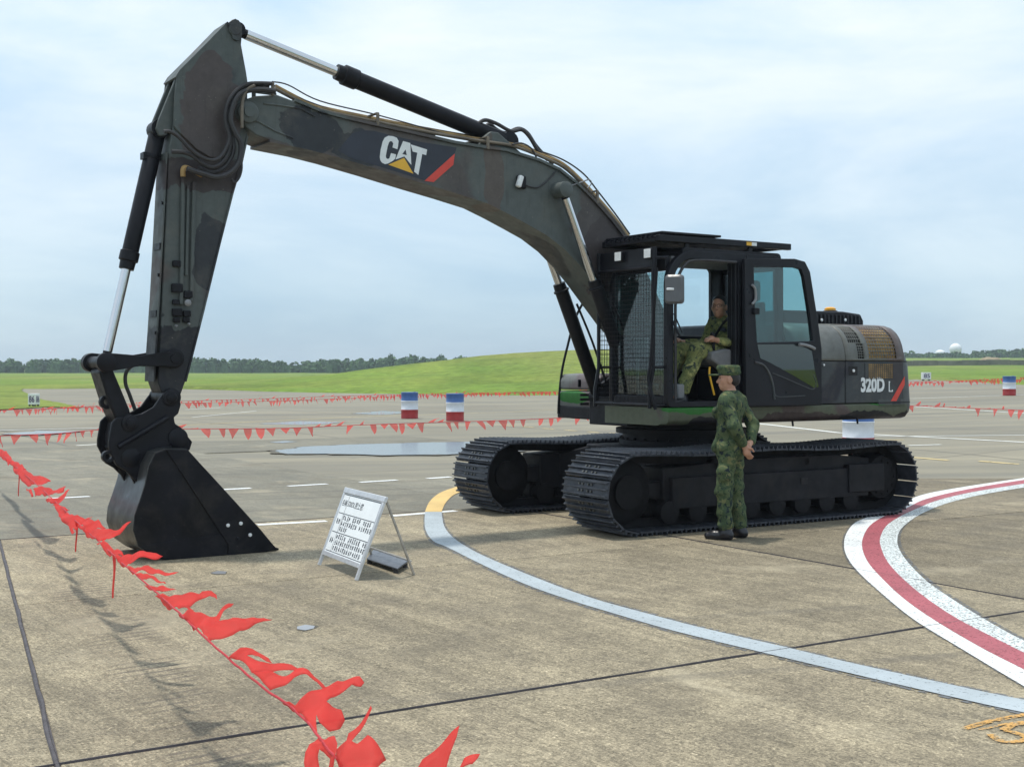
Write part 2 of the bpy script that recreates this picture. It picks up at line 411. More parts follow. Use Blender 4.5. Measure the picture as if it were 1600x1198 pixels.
# ---- painted lines
def strip(name, left, right, mat, z=.004):
    mb = MB(); L = smooth_path([(*G(*p).xy, G(*p).z + z) for p in left], 5); Rr = smooth_path([(*G(*p).xy, G(*p).z + z) for p in right], 5)
    k = min(len(L), len(Rr)); mb.add(L[:k] + Rr[:k], [(i, i+1, k+i+1, k+i) for i in range(k-1)])
    o = mb.build(name, mat, None, smooth=0, recalc=False)
    up(o); return tag(o, kind='structure')
def up(o):
    bm = bmesh.new(); bm.from_mesh(o.data)
    for f in bm.faces:
        if f.normal.z < 0: f.normal_flip()
    bm.to_mesh(o.data); bm.free()
def line(name, p, q, w, mat, z=.004):
    a, b = G(*p), G(*q); d = (b-a).xy.normalized(); nn = Vector((-d.y, d.x))*w/2
    k = max(2, int((b-a).length/2)); mb = MB(); vv = []
    for i in range(k+1):
        c = a.xy + (b-a).xy*(i/k)
        for s in (-1, 1): q_ = c + nn*s; vv.append((q_.x, q_.y, hz(*q_) + z))
    mb.add(vv, [(2*i, 2*i+1, 2*i+3, 2*i+2) for i in range(k)]); o = mb.build(name, mat, None, smooth=0, recalc=False); up(o)
    return tag(o, kind='structure')
gl = [(664,800),(664,825),(676,845),(700,856),(756,884),(820,913),(887,937),(962,960),(1037,982),(1112,1001),(1187,1019),(1300,1046),(1459,1083),(1600,1114),(1760,1140)]
gr = [(690,800),(694,822),(708,840),(735,858),(772,876),(850,908),(925,935),(1000,956),(1075,976),(1150,994),(1225,1011),(1320,1034),(1470,1067),(1600,1094),(1760,1120)]
strip('painted_line_border', [(a-2, b+3) for a, b in gl], [(a+2, b-3) for a, b in gr], p_border, .003)
strip('painted_line', gl, gr, p_grey, .006)
strip('painted_line', [(722,758),(690,769),(672,783),(664,800)], [(742,762),(712,772),(697,785),(690,800)], p_yellow, .0065)
ro = [(1700,733),(1600,747),(1500,762),(1439,774),(1400,792),(1362,806),(1336,817),(1322,835),(1319,855),(1326,875),(1345,898),(1385,934),(1430,970),(1510,1019),(1600,1073),(1700,1130)]
r1 = [(1700,737),(1600,750),(1510,765),(1447,780),(1415,795),(1382,807),(1359,822),(1348,842),(1348,860),(1357,880),(1377,903),(1411,935),(1459,969),(1530,1011),(1600,1047),(1700,1098)]
r2 = [(1700,742),(1600,756),(1520,769),(1465,782),(1430,796),(1405,808),(1385,822),(1375,842),(1378,860),(1388,880),(1411,905),(1447,935),(1495,967),(1551,996),(1605,1023),(1700,1068)]
r3 = [(1700,748),(1600,762),(1535,773),(1485,785),(1448,799),(1425,812),(1407,828),(1402,846),(1408,864),(1424,885),(1450,910),(1490,938),(1535,966),(1575,989),(1610,1006),(1700,1046)]
strip('painted_line_border', [(a-3, b) for a, b in ro], [(a+5, b-3) for a, b in r3], p_border, .003)
strip('painted_line', ro, r1, p_white, .006); strip('painted_line', r1, r2, p_red, .007); strip('painted_line', r2, r3, p_whiteworn, .006)
for p, q, w in (((402,820),(510,814),.13), ((612,806),(712,798),.13), ((-70,787),(-10,784),.13), ((75,779),(140,775.5),.13), ((345,765),(392,762.5),.13), ((450,759.5),(511,756),.13), ((562,753.5),(620,750),.13), ((668,747.5),(704,745),.13)):
    line('painted_dash', p, q, w, p_white)
for p, q, w, m in (((-60,674),(170,668),.16,p_far), ((1180,661),(1310,676),.16,p_far), ((1310,676),(1700,696),.16,p_far), ((1360,682),(1700,679),.14,p_far),
                   ((1428,635),(1700,652),.14,p_far), ((1420,623),(1700,613),.2,p_far), ((1420,696),(1470,694.5),.16,p_far), ((1420,714),(1482,719),.13,p_yfar), ((1530,720),(1592,725),.13,p_yfar), ((1360,688),(1412,687),.14,p_yfar),
                   ((270,665),(560,651),.12,p_yfar), ((560,651),(870,640),.12,p_yfar), ((290,640),(345,637),.14,p_far), ((120,696),(152,694),.12,p_far), ((300,652),(400,642),.1,p_far)):
    line('painted_line', p, q, w, m)
for x, y in ((795,665), (825,667), (857,670), (892,672.5), (927,675), (962,677)):
    line('painted_dash', (x-9, y-.7), (x+9, y+.7), .11, p_yfar)
# the orange figure, cut by the picture's edge
for k, pts in enumerate(([(1507,1139),(1545,1128),(1600,1117),(1640,1109)], [(1530,1141),(1550,1137),(1570,1132),(1600,1128)], [(1548,1148),(1562,1158),(1585,1160),(1606,1155),(1590,1147),(1570,1142)], [(1568,1142),(1585,1133),(1612,1131)])):
    P = smooth_path([(*G(*p).xy, 0) for p in pts], 4); mb = MB(); vv = []
    for i, p in enumerate(P):
        d = (P[min(i+1,len(P)-1)] - P[max(i-1,0)]).xy.normalized(); nn = Vector((-d.y, d.x))*(.021 if k != 1 else .009)
        vv += [(p.x+nn.x, p.y+nn.y, .0052+k*.0008), (p.x-nn.x, p.y-nn.y, .0052+k*.0008)]
    mb.add(vv, [(2*i, 2*i+1, 2*i+3, 2*i+2) for i in range(len(P)-1)]); o = mb.build('painted_figure', p_orange, None, smooth=0, recalc=False); up(o); tag(o, kind='structure')

# ---- beads of joint sealant that show across slabs and paint alike
def bead(p, q, w, z=.0085, wob=.006):
    p, q = Vector(p), Vector(q); d = (q-p).normalized(); nn = Vector((-d.y, d.x)); k = int((q-p).length/.12); mb = MB(); vv = []
    for i in range(k+1):
        c = p.lerp(q, i/k); ww = w*(.75+.5*abs(mnoise.noise((c.x*3, c.y*3, 7)))); o = nn*wob*mnoise.noise((c.x*2.1, c.y*2.1, 2))
        vv += [(*(c+o+nn*ww/2), -.003), (*(c+o+nn*ww*.25), z), (*(c+o-nn*ww*.25), z), (*(c+o-nn*ww/2), -.003)]
    mb.add(vv, [(4*i+j, 4*i+j+1, 4*i+5+j, 4*i+4+j) for i in range(k) for j in range(3)]); o = mb.build('sealant_bead', m_seal, None, smooth=0, recalc=False); up(o); return tag(o, kind='structure')
bead(ab(-4, 5.63), ab(22, 5.63), .013, .0075, .012); bead(LJ0 - ljd*.2, LJ1 + ljd*2.5, .030, .007, .012); bead(ab(-9, 13.29), ab(7.4, 13.29), .014, .006)
bead(ab(8.08, 5.63), ab(8.08, 13.2), .009, .0075, .012)

# ---- puddles
def puddle_mat(name, base, rough=.05):
    t = NT(name); v = t.pos(False)
    t.set(Base_Color=base, Roughness=rough); t.b.inputs['Specular IOR Level'].default_value = .6
    t.bump(t.noise(v, 3, 2), .015, .01); return t.mat
m_pud = puddle_mat('standing_water', (.12,.12,.11), .14)
m_pud2 = puddle_mat('drying_water', (.24,.25,.27), .3)
m_damp = slab_material('damp_concrete', (.075,.07,.055), (.125,.115,.09), .4, .2, False)
def puddle(pts, mat, jit=.06, rim=True):
    P = [G(*p).xy for p in pts]; Q = []
    for i in range(len(P)):
        a, b = P[i], P[(i+1) % len(P)]
        for k in range(14):
            q = a + (b-a)*k/14; s = (b-a).length*jit*1.6
            Q.append(q + Vector((mnoise.noise((q.x*1.7, q.y*1.7, 1))+.5*mnoise.noise((q.x*6, q.y*6, 1)), mnoise.noise((q.x*1.7, q.y*1.7, 9))+.5*mnoise.noise((q.x*6, q.y*6, 9))))*s)
    mb = MB(); mb.add([(q.x, q.y, hz(*q)+.0045) for q in Q], [tuple(range(len(Q)))]); o = mb.build('puddle', mat, None, smooth=0, recalc=False); up(o)
    if rim:
        c = sum(Q, Vector((0, 0)))/len(Q); E = [c + (q-c)*(1.05+.09*mnoise.noise((q.x*2.3, q.y*2.3, 4))) + Vector((.03*mnoise.noise((q.x*5, q.y*5, 1)), .10*mnoise.noise((q.x*4, q.y*4, 8)))) for q in Q]
        mb = MB(); mb.add([(q.x, q.y, hz(*q)+.0025) for q in E], [tuple(range(len(E)))]); d_ = mb.build('damp_patch', m_damp, None, smooth=0, recalc=False); up(d_); tag(d_, kind='structure')
    return tag(o, kind='structure')
puddle([(428,705),(470,698),(560,694),(640,692),(730,690),(800,692),(880,698),(800,706),(700,710),(600,711),(520,709),(450,709)], m_pud)
puddle([(420,691),(445,689),(465,690),(440,692)], m_pud); puddle([(405,662),(470,658),(540,660),(470,664)], m_pud); puddle([(550,646),(600,642),(650,644),(600,648)], m_pud)
puddle([(0,678),(60,673),(130,674),(60,680)], m_pud); puddle([(465,979),(478,976),(494,978),(492,982),(478,985),(466,983)], m_pud2, .15); puddle([(330,895),(340,892),(355,893),(352,897),(338,897)], m_pud2, .15)

# ---- grass: field, mound and rough tufts
def grass_material():
    t = NT('grass'); v = t.pos(False)
    vs_ = t.pos(False, (.5, .12, 1)); f = t.noise(vs_, .22, 7, .65, .5); g = t.noise(v, 1.3, 6, .7); h = t.noise(v, .045, 4, .6)
    c = t.mix(t.ramp(f, [(.34, 0.0), (.64, 1.0)]), (.105,.165,.024), (.225,.285,.048))
    c = t.mix(t.ramp(h, [(.42, 0.0), (.62, .75)]), c, (.15,.25,.036))
    c = t.mix(t.ramp(t.noise(t.pos(False, (.25, .06, 1)), .12, 5, .6), [(.5, 0.0), (.68, .6)]), c, (.24,.235,.07))
    c = t.mix(.75, c, t.ramp(g, [(.28, .38), (.5, 1.0), (.74, 1.5)]), 'MULTIPLY')
    c = t.mix(t.ramp(t.noise(t.pos(False, (.16, .5, 1), loc=(3, 8, 0)), .35, 6, .68, .4), [(.52, 0.0), (.70, .75)]), c, (.062,.105,.020))
    t.set(Base_Color=c, Roughness=.9); t.b.inputs['Specular IOR Level'].default_value = .15
    t.bump(t.math('ADD', g, t.noise(v, .5, 4)), 1.0, .25)
    return t.mat
m_grass = grass_material()
MX = [-40, -26, -17.6, -12.6, -6.3, -2.5, 1.9, 6.6, 12, 20, 28, 34, 90]; MZ = [.0, .35, 1.05, 1.8, 2.4, 2.9, 3.22, 3.38, 3.4, 2.8, 1.3, .2, .0]
def land(x, y):
    z = hz(x, y)
    k = float(np.interp(x*125/max(60, y), MX, MZ))
    z += max(0, k - z)*math.exp(-((y-125)/(26 if y < 125 else 50))**2) * (1 if y > 70 else 0)
    z += .12*mnoise.noise((x*.06, y*.06, 0))*sstep((y-60)/30) + .05*mnoise.noise((x*.3, y*.3, 2))
    z += .0125*max(0, y-150)*sstep((x-25)/60)          # ground climbs to the wood on the right
    return z
edge = [(-900,606),(-400,606),(-150,606.5),(0,607.5),(60,608),(150,607),(240,607),(330,609),(440,612.5),(540,614.5),(620,615.5),(740,617),(870,617.5),(1000,614),(1150,607),(1300,601),(1430,592.5),(1500,590),(1600,588),(1800,584),(2200,580)]
gb = MB(); cols = len(edge); rows = [0, .02, .05, .1, .16, .24, .33, .45, .6, .8, 1.05, 1.4, 1.9, 2.6, 3.6, 5, 7, 9.5]
E0 = [G(*p) for p in edge]
fine = []
for i in range(cols-1):
    k = max(1, int((E0[i+1].xy - E0[i].xy).length/2.5)); k = min(k, 40)
    for q in range(k): fine.append(E0[i].xy.lerp(E0[i+1].xy, q/k))
fine.append(E0[-1].xy)
def ragged(p): return p + Vector((mnoise.noise((p.x*.9, p.y*.9, 5)), mnoise.noise((p.x*.9, p.y*.9, 11))))*.5
vv = []
for r in rows:
    for p in fine:
        q = ragged(p) if r == 0 else p.copy()
        base = max(p.y, 0)
        q = Vector((q.x*(1+r*.9), q.y + r*88 + (95-min(p.y, 95))*sstep(r/.3)*.9*(r > 0)))
        vv.append((q.x, q.y, (hz(q.x, q.y) - .05) if r == 0 else land(q.x, q.y) + .05))
n = len(fine)
gb.add(vv, [(j*n+i, j*n+i+1, (j+1)*n+i+1, (j+1)*n+i) for j in range(len(rows)-1) for i in range(n-1)])
grass_o = gb.build('grass_field', m_grass, None, smooth=60, recalc=False); up(grass_o); tag(grass_o, kind='structure')
lobe = [(-900,605),(-900,640.5),(-250,640.5),(0,640.5),(40,638.5),(70,636.5),(128,637.8),(112,634),(100,631),(84,628),(66,625),(50,619),(38,613),(33,610),(40,605)]
LP = []
for i in range(len(lobe)):
    a, b = G(*lobe[i]).xy, G(*lobe[(i+1) % len(lobe)]).xy; k = max(1, min(30, int((b-a).length/.8)))
    for q in range(k): p = a.lerp(b, q/k); LP.append(p + Vector((mnoise.noise((p.x*1.3, p.y*1.3, 5)), mnoise.noise((p.x*1.3, p.y*1.3, 9))))*.16)
lb = MB(); lb.add([(p.x, p.y, .03) for p in LP], [tuple(range(len(LP)))]); lb = lb.build('grass_verge', m_grass, None, smooth=0, recalc=False); up(lb); tag(lb, kind='structure')
base = MB(); base.add([(-3000,-400,-1.2),(3000,-400,-1.2),(3000,4500,-1.2),(-3000,4500,-1.2)], [(0,1,2,3)])
tag(base.build('ground', m_grass, None, smooth=0, recalc=False), kind='structure')
# ---- far wood, one mass of crowns on the horizon
def leaf_mat(name, a, b):
    t = NT(name); v = t.pos(False); f = t.noise(v, .35, 5, .65)
    t.set(Base_Color=t.ramp(f, [(.3, a), (.7, b)]), Roughness=.85); t.b.inputs['Specular IOR Level'].default_value = .2
    return t.mat
m_wood = leaf_mat('far_foliage', (.035,.085,.034), (.085,.155,.055))
def wood(name, label, x0, x1, yd, ntree, hmin, hmax, zb, seed):
    rg = random.Random(seed); V, Fc = [], []
    for i in range(ntree):
        x = rg.uniform(x0, x1); y = yd + rg.uniform(0, 60)*(.3+.7*rg.random()); ht = rg.uniform(hmin, hmax)*(1.2 if rg.random() < .08 else 1)*(.85+.3*mnoise.noise((x*.02, 0, seed)))
        z0 = zb(x, y); cw = rg.uniform(1.8, 3.6)
        for k in range(110):
            u, th = rg.uniform(-1, 1), rg.uniform(0, 6.283); rr = math.sqrt(1-u*u)*(.7+.45*mnoise.noise((th*2, u*2, i)))*rg.uniform(.75, 1.06)
            c = Vector((x + cw*rr*math.cos(th), y + cw*rr*math.sin(th), z0 + ht*.52 + ht*.5*u*rg.uniform(.8, 1.05)))
            s = rg.uniform(.3, .75); nrm = Vector((rg.gauss(0,1), rg.gauss(0,1)-.5, rg.gauss(0,1)+.6)).normalized()
            a = nrm.orthogonal().normalized()*s; b = nrm.cross(a)
            o = len(V); V += [c+a, c+b*.8, c-a, c-b*.8]; Fc.append((o, o+1, o+2, o+3))
        # dense inner body so the wood is not see-through low down
        for th in range(5):
            a0, a1 = th*1.257, (th+1)*1.257; o = len(V); r0 = cw*.75
            V += [Vector((x+r0*math.cos(a0), y+r0*math.sin(a0), z0-.6)), Vector((x+r0*math.cos(a1), y+r0*math.sin(a1), z0-.6)), Vector((x+r0*.8*math.cos(a1), y+r0*.8*math.sin(a1), z0+ht*.72)), Vector((x+r0*.8*math.cos(a0), y+r0*.8*math.sin(a0), z0+ht*.72))]
            Fc.append((o, o+1, o+2, o+3))
    mb = MB(); mb.add(V, Fc); return tag(mb.build(name, m_wood, None, smooth=0, recalc=False), label, 'wood', kind='stuff')
wood('far_wood', 'dark green far wood along the left horizon behind the field', -215, 20, 415, 330, 4.6, 6.2, lambda x, y: -.2, 5)
wood('far_wood', 'blue-green far wood on the rising right horizon behind the white domes', 90, 330, 505, 300, 2.4, 3.8, lambda x, y: land(x, 505) - .4 + (x > 195)*.9, 6)

# ================================================================== THE EXCAVATOR
GRN = (.026,.15,.026)
def P3(px, py, Y): p = U(px, py, Y); return (p.x, p.y, p.z)
def blob(px, py, Y, rx, rz, col, ry=.5): p = U(px, py, Y); return (p.x, p.y, p.z, rx, ry, rz, col)
DK, BR = (.030,.034,.040), (.078,.070,.068)
m_camo = camo('camo_paint', .8, base=(.088,.102,.099), dark=DK, brown=BR, seed=2, t0=.36, t1=.56, blobs=(blob(487,205,.22,.36,.22,DK), blob(420,226,.22,.25,.07,BR), blob(560,235,.22,.3,.2,DK), blob(770,275,.22,.13,.5,(.094,.080,.072)), blob(925,350,.22,.3,.3,BR), blob(950,400,.22,.4,.4,(.06,.05,.05))))
sk1, sk2 = U(1088, 641, 1.3), U(1384, 629, 1.3); tb1 = U(896, 620, -.95)
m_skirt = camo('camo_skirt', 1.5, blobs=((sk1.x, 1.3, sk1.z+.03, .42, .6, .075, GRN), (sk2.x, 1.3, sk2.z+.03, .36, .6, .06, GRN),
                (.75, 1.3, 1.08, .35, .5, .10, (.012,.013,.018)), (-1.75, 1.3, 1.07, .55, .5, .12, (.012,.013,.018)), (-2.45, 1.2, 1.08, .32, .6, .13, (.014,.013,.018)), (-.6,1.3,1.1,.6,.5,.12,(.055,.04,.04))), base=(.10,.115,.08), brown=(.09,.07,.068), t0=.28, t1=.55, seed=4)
m_hood_lit = camo('camo_hood_lit', .75, base=(.125,.13,.12), dark=(.055,.058,.07), brown=(.115,.095,.092), seed=7, t0=.36, t1=.56, rough=.42)  # upper doors: sky light on the slope is painted in as a paler mix
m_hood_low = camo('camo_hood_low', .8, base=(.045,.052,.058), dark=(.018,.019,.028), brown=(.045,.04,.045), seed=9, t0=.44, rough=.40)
m_box = camo('camo_toolbox', 1.2, blobs=((tb1.x, tb1.y, tb1.z, .085, .3, .075, GRN),), base=(.15,.16,.155), dark=(.03,.033,.045), brown=(.13,.11,.115), seed=5, t0=.34)
m_black = plain('black_paint', (.0085,.009,.0125), .42, var=.35, scale=5, bump=.05, spec=.2)
m_bucket = plain('bucket_paint', (.0075,.008,.0115), .5, var=.4, scale=4, bump=.08, spec=.16, dust=.16)
m_worn = plain('worn_steel', (.10,.098,.088), .45, .35, var=.6, scale=3, bump=.1)
m_track = plain('track_steel', (.042,.048,.062), .42, .25, var=.45, scale=7, bump=.1, dust=.22, spec=.45)
m_frame = plain('track_frame_paint', (.013,.0135,.017), .55, var=.35, scale=4, spec=.16, dust=.08)
m_roll = plain('roller_black', (.008,.008,.010), .7, var=.4, scale=6, spec=.2)  # even near-black for rollers, chain, idler and sprocket
m_chrome = plain('chrome_rod', (.62,.63,.65), .16, 1.0, var=.05, scale=3)
m_rubber = plain('hose_rubber', (.030,.029,.032), .55, var=.3, scale=8)
m_pipe = plain('painted_pipe', (.12,.10,.075), .5, .1, var=.5, scale=3)
m_rust = plain('bare_pipe', (.30,.19,.07), .5, .2, var=.5, scale=5)
m_lamp = plain('lamp_lens', (.75,.77,.78), .25, var=.1, scale=20)
m_amber = NT('amber_lens').set(Base_Color=(.75,.35,.02), Roughness=.25).mat
m_cabpaint = plain('cab_black', (.0105,.0112,.0155), .36, var=.3, scale=3, spec=.22)
m_inner = plain('cab_interior', (.17,.172,.178), .7, var=.25, scale=5)
m_seat = plain('seat_fabric', (.14,.145,.155), .85, var=.2, scale=30, bump=.1)
m_greyp = plain('grey_plastic', (.21,.215,.225), .5, var=.12, scale=9)
m_glass = glass('clear_glass', (.88,.95,.97), .03)
m_gteal = glass('door_glass', (.50,.72,.73), .09)
m_gdark = glass('front_glass', (.60,.72,.72), .10)
m_white = plain('white_vinyl', (.74,.77,.78), .45, var=.06, scale=12)
m_yel = plain('yellow_vinyl', (.75,.42,.03), .4, var=.06, scale=12)
m_redv = plain('red_vinyl', (.62,.055,.035), .4, var=.08, scale=12)
m_navy = plain('dark_vinyl', (.016,.020,.034), .38, var=.2, scale=6)
m_mesh_y = plain('radiator_amber', (.34,.205,.06), .6, var=.5, scale=12)
m_void = plain('void_black', (.01,.01,.012), .8, var=.2)  # near-black that paints the shade inside slots, recesses and openings

ex = empty('excavator', (SX, SY, 0), R(180+YAW))
tag(ex, 'dark camouflage painted crawler excavator with raised boom and black bucket resting on concrete', 'excavator')

# ---------------------------------------------------------------- undercarriage
TR = Matrix.Rotation(R(TYAW-YAW), 4, 'Z')
def trk(mb): mb.v = [tuple(TR @ Vector(v)) for v in mb.v]; return mb
SW, RT, XC = .79, .43, 1.80          # shoe width, outer radius, wheel centres
mb = MB(); mb.box((-.95,-.62,.46), (.95,.62,.80))
for sx in (-1, 1):
    for sy in (-1, 1):
        mb.add([(sx*.30, sy*.55, .44), (sx*.95, sy*.55, .44), (sx*1.15, sy*1.2, .36), (sx*.62, sy*1.2, .36), (sx*.30, sy*.55, .80), (sx*.95, sy*.55, .78), (sx*1.15, sy*1.2, .62), (sx*.62, sy*1.2, .62)],
               [(0,1,2,3),(4,5,6,7),(0,1,5,4),(1,2,6,5),(2,3,7,6),(3,0,4,7)])
trk(mb).build('carbody', m_frame, ex, bevel=.02)
mb = MB(); mb.lathe([(.60,.78),(.74,.80),(.74,.86),(.70,.865),(.70,.93),(.78,.935),(.78,.99),(.66,1.0),(.66,1.08)], n=40)
for k in range(28):
    a = k*2*math.pi/28; mb.lathe([(.018,.0),(.018,.03)], (.72*math.cos(a), .72*math.sin(a), .86), n=6)
mb.build('swing_bearing', m_frame, ex)

def track_path(s, L1=2*XC, r=RT-.045):
    """position along the closed loop (0..1) -> (x, z, angle of the travel direction)"""
    Ltot = 2*L1 + 2*math.pi*r; d = (s % 1)*Ltot; cz = RT
    if d < L1:                                   # top run, sagging between the carrier rollers, travelling forward
        x = -XC + d; sag = .026*(1-math.cos(2*math.pi*(d/L1)*2))/2 * (1 if .02 < d/L1 < .98 else 0)
        return x, cz + r - sag, -.026*math.pi*2/L1*math.sin(4*math.pi*d/L1)
    d -= L1
    if d < math.pi*r:
        a = d/r; return XC + r*math.sin(a), cz + r*math.cos(a), -a
    d -= math.pi*r
    if d < L1: return XC - d, cz - r, -math.pi
    d -= L1; a = d/r
    return -XC - r*math.sin(a), cz - r*math.cos(a), -math.pi - a
NS = 51
sh = MB()          # one shoe: plate with three grousers and four bolts; local x along travel, z outward
pw = .088
sh.add([(-pw,-SW/2,-.008),(pw,-SW/2,-.008),(pw,SW/2,-.008),(-pw,SW/2,-.008),(-pw,-SW/2,.010),(pw,-SW/2,.010),(pw,SW/2,.010),(-pw,SW/2,.010)], [(0,3,2,1),(4,5,6,7),(0,1,5,4),(1,2,6,5),(2,3,7,6),(3,0,4,7)])
for gx in (-.066, 0, .066):
    sh.add([(gx-.011,-SW/2+.004,.008),(gx+.011,-SW/2+.004,.008),(gx+.006,-SW/2+.004,.040),(gx-.006,-SW/2+.004,.040),(gx-.011,SW/2-.004,.008),(gx+.011,SW/2-.004,.008),(gx+.006,SW/2-.004,.040),(gx-.006,SW/2-.004,.040)],
           [(0,1,2,3),(7,6,5,4),(0,4,5,1),(1,5,6,2),(2,6,7,3),(3,7,4,0)])
for bx_ in (-.034, .034):
    for by in (-.11, -.05, .05, .11): sh.box((bx_-.011, by-.011, .008), (bx_+.011, by+.011, .022), 1)
shoe_me = sh.mesh('track_shoe', [m_track, m_worn], smooth=0)
roller = MB(); roller.lathe([(.05,-.26),(.12,-.25),(.12,-.20),(.085,-.19),(.085,-.06),(.11,-.05),(.11,.05),(.085,.06),(.085,.19),(.12,.20),(.12,.25),(.05,.26)], axis='Y', n=16)
roller_me = roller.mesh('track_roller', m_roll)
for side in (1, -1):
    yc = side*1.19
    ch = MB()
    for i in range(NS):
        for k in range(1):
            x, z, a = track_path(i/NS); ca, sa = math.cos(a), math.sin(a)
            for off in (-.10, .10):
                M = Matrix.Translation((x, yc+off, z)) @ Matrix.Rotation(-a, 4, 'Y') 
                ch.box((-.098, -.02, -.10), (.098, .02, -.01), 0, M)
    tko = trk(ch).build('track', m_roll, ex, bevel=0, smooth=0)
    tko['label'] = 'near left crawler track' if side > 0 else 'far right crawler track'
    for i in range(NS):
        x, z, a = track_path(i/NS)
        o = link('track_shoe', shoe_me, tko)
        o.matrix_local = TR @ Matrix.Translation((x, yc, z)) @ Matrix.Rotation(-a, 4, 'Y')
    fr = MB(); y0, y1 = yc-.20, yc+.20
    fr.prism([(-1.62,.30),(1.30,.26),(1.36,.34),(1.36,.66),(.2,.72),(-1.0,.72),(-1.62,.66)], y0, y1)
    fr.box((-1.55, yc+side*.19, .235), (1.28, yc+side*.26, .56))
    fr.box((-1.78, yc+side*.16, .28), (-1.22, yc+side*.285, .60))
    fr.prism([(1.2,.32),(1.78,.38),(1.78,.48),(1.2,.54)], y0+.05, y1-.05)
    frame_o = trk(fr).build('track_frame', m_frame, tko, bevel=.012)
    for bx_ in (-.55, .62):
        q = MB(); q.box((bx_-.05, yc+side*.256, .41), (bx_+.05, yc+side*.266, .48)); trk(q).build('frame_slot', m_void, tko)
    q = MB(); q.lathe([(.06,-.22),(.17,-.215),(.17,-.17),(.30,-.15),(.34,-.11),(.34,-.05),(.30,-.045),(.30,.045),(.34,.05),(.34,.11),(.30,.15),(.17,.17),(.17,.215),(.06,.22)], (XC, yc, RT), 'Y', 36); trk(q).build('idler_wheel', m_roll, tko)
    q = MB(); nt = 21
    outl = []
    for k in range(nt):
        for da, r_ in ((0, .325), (.3, .325), (.42, .375), (.62, .375), (.78, .325)): a = (k+da)/nt*2*math.pi; outl.append((-XC + r_*math.cos(a), RT + r_*math.sin(a)))
    q.prism(outl, yc-.03, yc+.03); q.lathe([(.08,-.24),(.24,-.22),(.27,-.12),(.27,.12),(.24,.22),(.08,.25)], (-XC, yc, RT), 'Y', 28)
    for k in range(12):
        a = k*math.pi/6; q.lathe([(.016,0),(.016,.02*side)], (-XC+.19*math.cos(a), yc+side*.225, RT+.19*math.sin(a)), 'Y', 6)
    trk(q).build('drive_sprocket', m_roll, tko)
    for k in range(8):
        o = link('track_roller', roller_me, tko); o.matrix_local = TR @ Matrix.Translation((-1.28+k*.37, yc, .205))
    for bx_ in (-.65, .65):
        q = MB(); q.lathe([(.04,-.2),(.08,-.19),(.08,.19),(.04,.2)], (bx_, yc, .655), 'Y', 16); trk(q).build('carrier_roller', m_roll, tko)
# ---------------------------------------------------------------- house: skirt, cab floor, hood, counterweight
ZS0, ZS1, YH = 1.09, 1.275, 1.30
prof = [(YH-.10, ZS0), (YH-.03, ZS0+.02), (YH, ZS0+.06), (YH, ZS1-.012), (YH-.015, ZS1)]     # section of the side skirt
mb = MB()
for sgn in (1,):
    n = len(prof); xx = [1.33, 1.30, -2.40]
    vv = []
    for x in xx:
        for y, z in prof: vv.append((x, y - (.05 if x == 1.33 else 0), z))
    inner = [(x, .25, z) for x in (1.33, -2.40) for z in (ZS0, ZS1)]
    o = len(vv); fs = [(i*n+k, i*n+k+1, (i+1)*n+k+1, (i+1)*n+k) for i in range(2) for k in range(n-1)]
    fs += [tuple(range(n)) + (o+1, o), tuple(range(2*n, 3*n)) + (o+3, o+2), (n-1, 2*n-1, 3*n-1, o+3, o+1), (0, n, 2*n, o+2, o)]
    mb.add(vv + inner, fs)
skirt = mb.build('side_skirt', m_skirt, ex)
for x in (.05, -.55, -1.6): mb = MB(); mb.tube([(x, 1.24, ZS0+.01), (x-.01, 1.24, ZS0-.05)], .012, 6); mb.build('drain_stub', m_black, skirt)
mb = MB(); mb.box((-2.40, -1.28, ZS0-.005), (.9, .27, ZS0+.14)); mb.box((-.6,-.42,ZS0-.05),(1.05,.30,1.36))
for y in (-.34, .22): mb.prism([(-.35,1.22),(1.02,1.22),(1.06,1.45),(.75,1.62),(.35,2.02),(.10,2.06),(-.15,1.8)], y-.03, y+.03)
mb.build('upper_frame', m_black, ex, bevel=.01)
# right-hand tool box and tank
bx0 = U(874, 620, -1.25).x
mb = MB(); mb.prism([(bx0-1.7,1.15),(bx0-.06,1.15),(bx0,1.24),(bx0,1.40),(bx0-.02,1.415),(bx0-1.7,1.415)], -1.27, -.46); tb = mb.build('tool_box', m_box, ex, bevel=.03, seg=3)
mb = MB(); mb.prism([(bx0-1.7,1.43),(bx0-.01,1.43),(bx0-.01,1.55),(bx0-.06,1.615),(bx0-.25,1.625),(bx0-1.7,1.625)], -1.28, -.45); lid = mb.build('lid', m_box, tb, bevel=.03, seg=3)
q = U(905, 598, -.45); mb = MB(); mb.box((q.x-.02, -.455, q.z-.05), (q.x+.02, -.435, q.z+.04)); mb.build('latch', m_black, tb, bevel=.006)
mb = MB()
for k in range(3):
    q = U(914, 617+k*7, -.45); mb.box((q.x-.06, -.47, q.z-.014), (q.x+.06, -.452, q.z+.014))
mb.build('step_slot', m_void, tb)
mb = MB(); mb.prism([(bx0-1.7,1.07),(bx0-.18,1.07),(bx0-.05,1.10),(bx0,1.16),(bx0-.01,1.20),(bx0-1.7,1.20)], -1.28, -.44); mb.build('step_board', m_black, tb, bevel=.03, seg=3)
hr = smooth_path([P3(930,455,-1.2), P3(919,461,-1.22), P3(899,497,-1.24), P3(887,540,-1.25), P3(878,580,-1.25), P3(873.5,622,-1.25), P3(872.5,646,-1.25)], 5)
mb = MB(); mb.tube(hr, .016, 8); mb.build('handrail', m_black, ex)

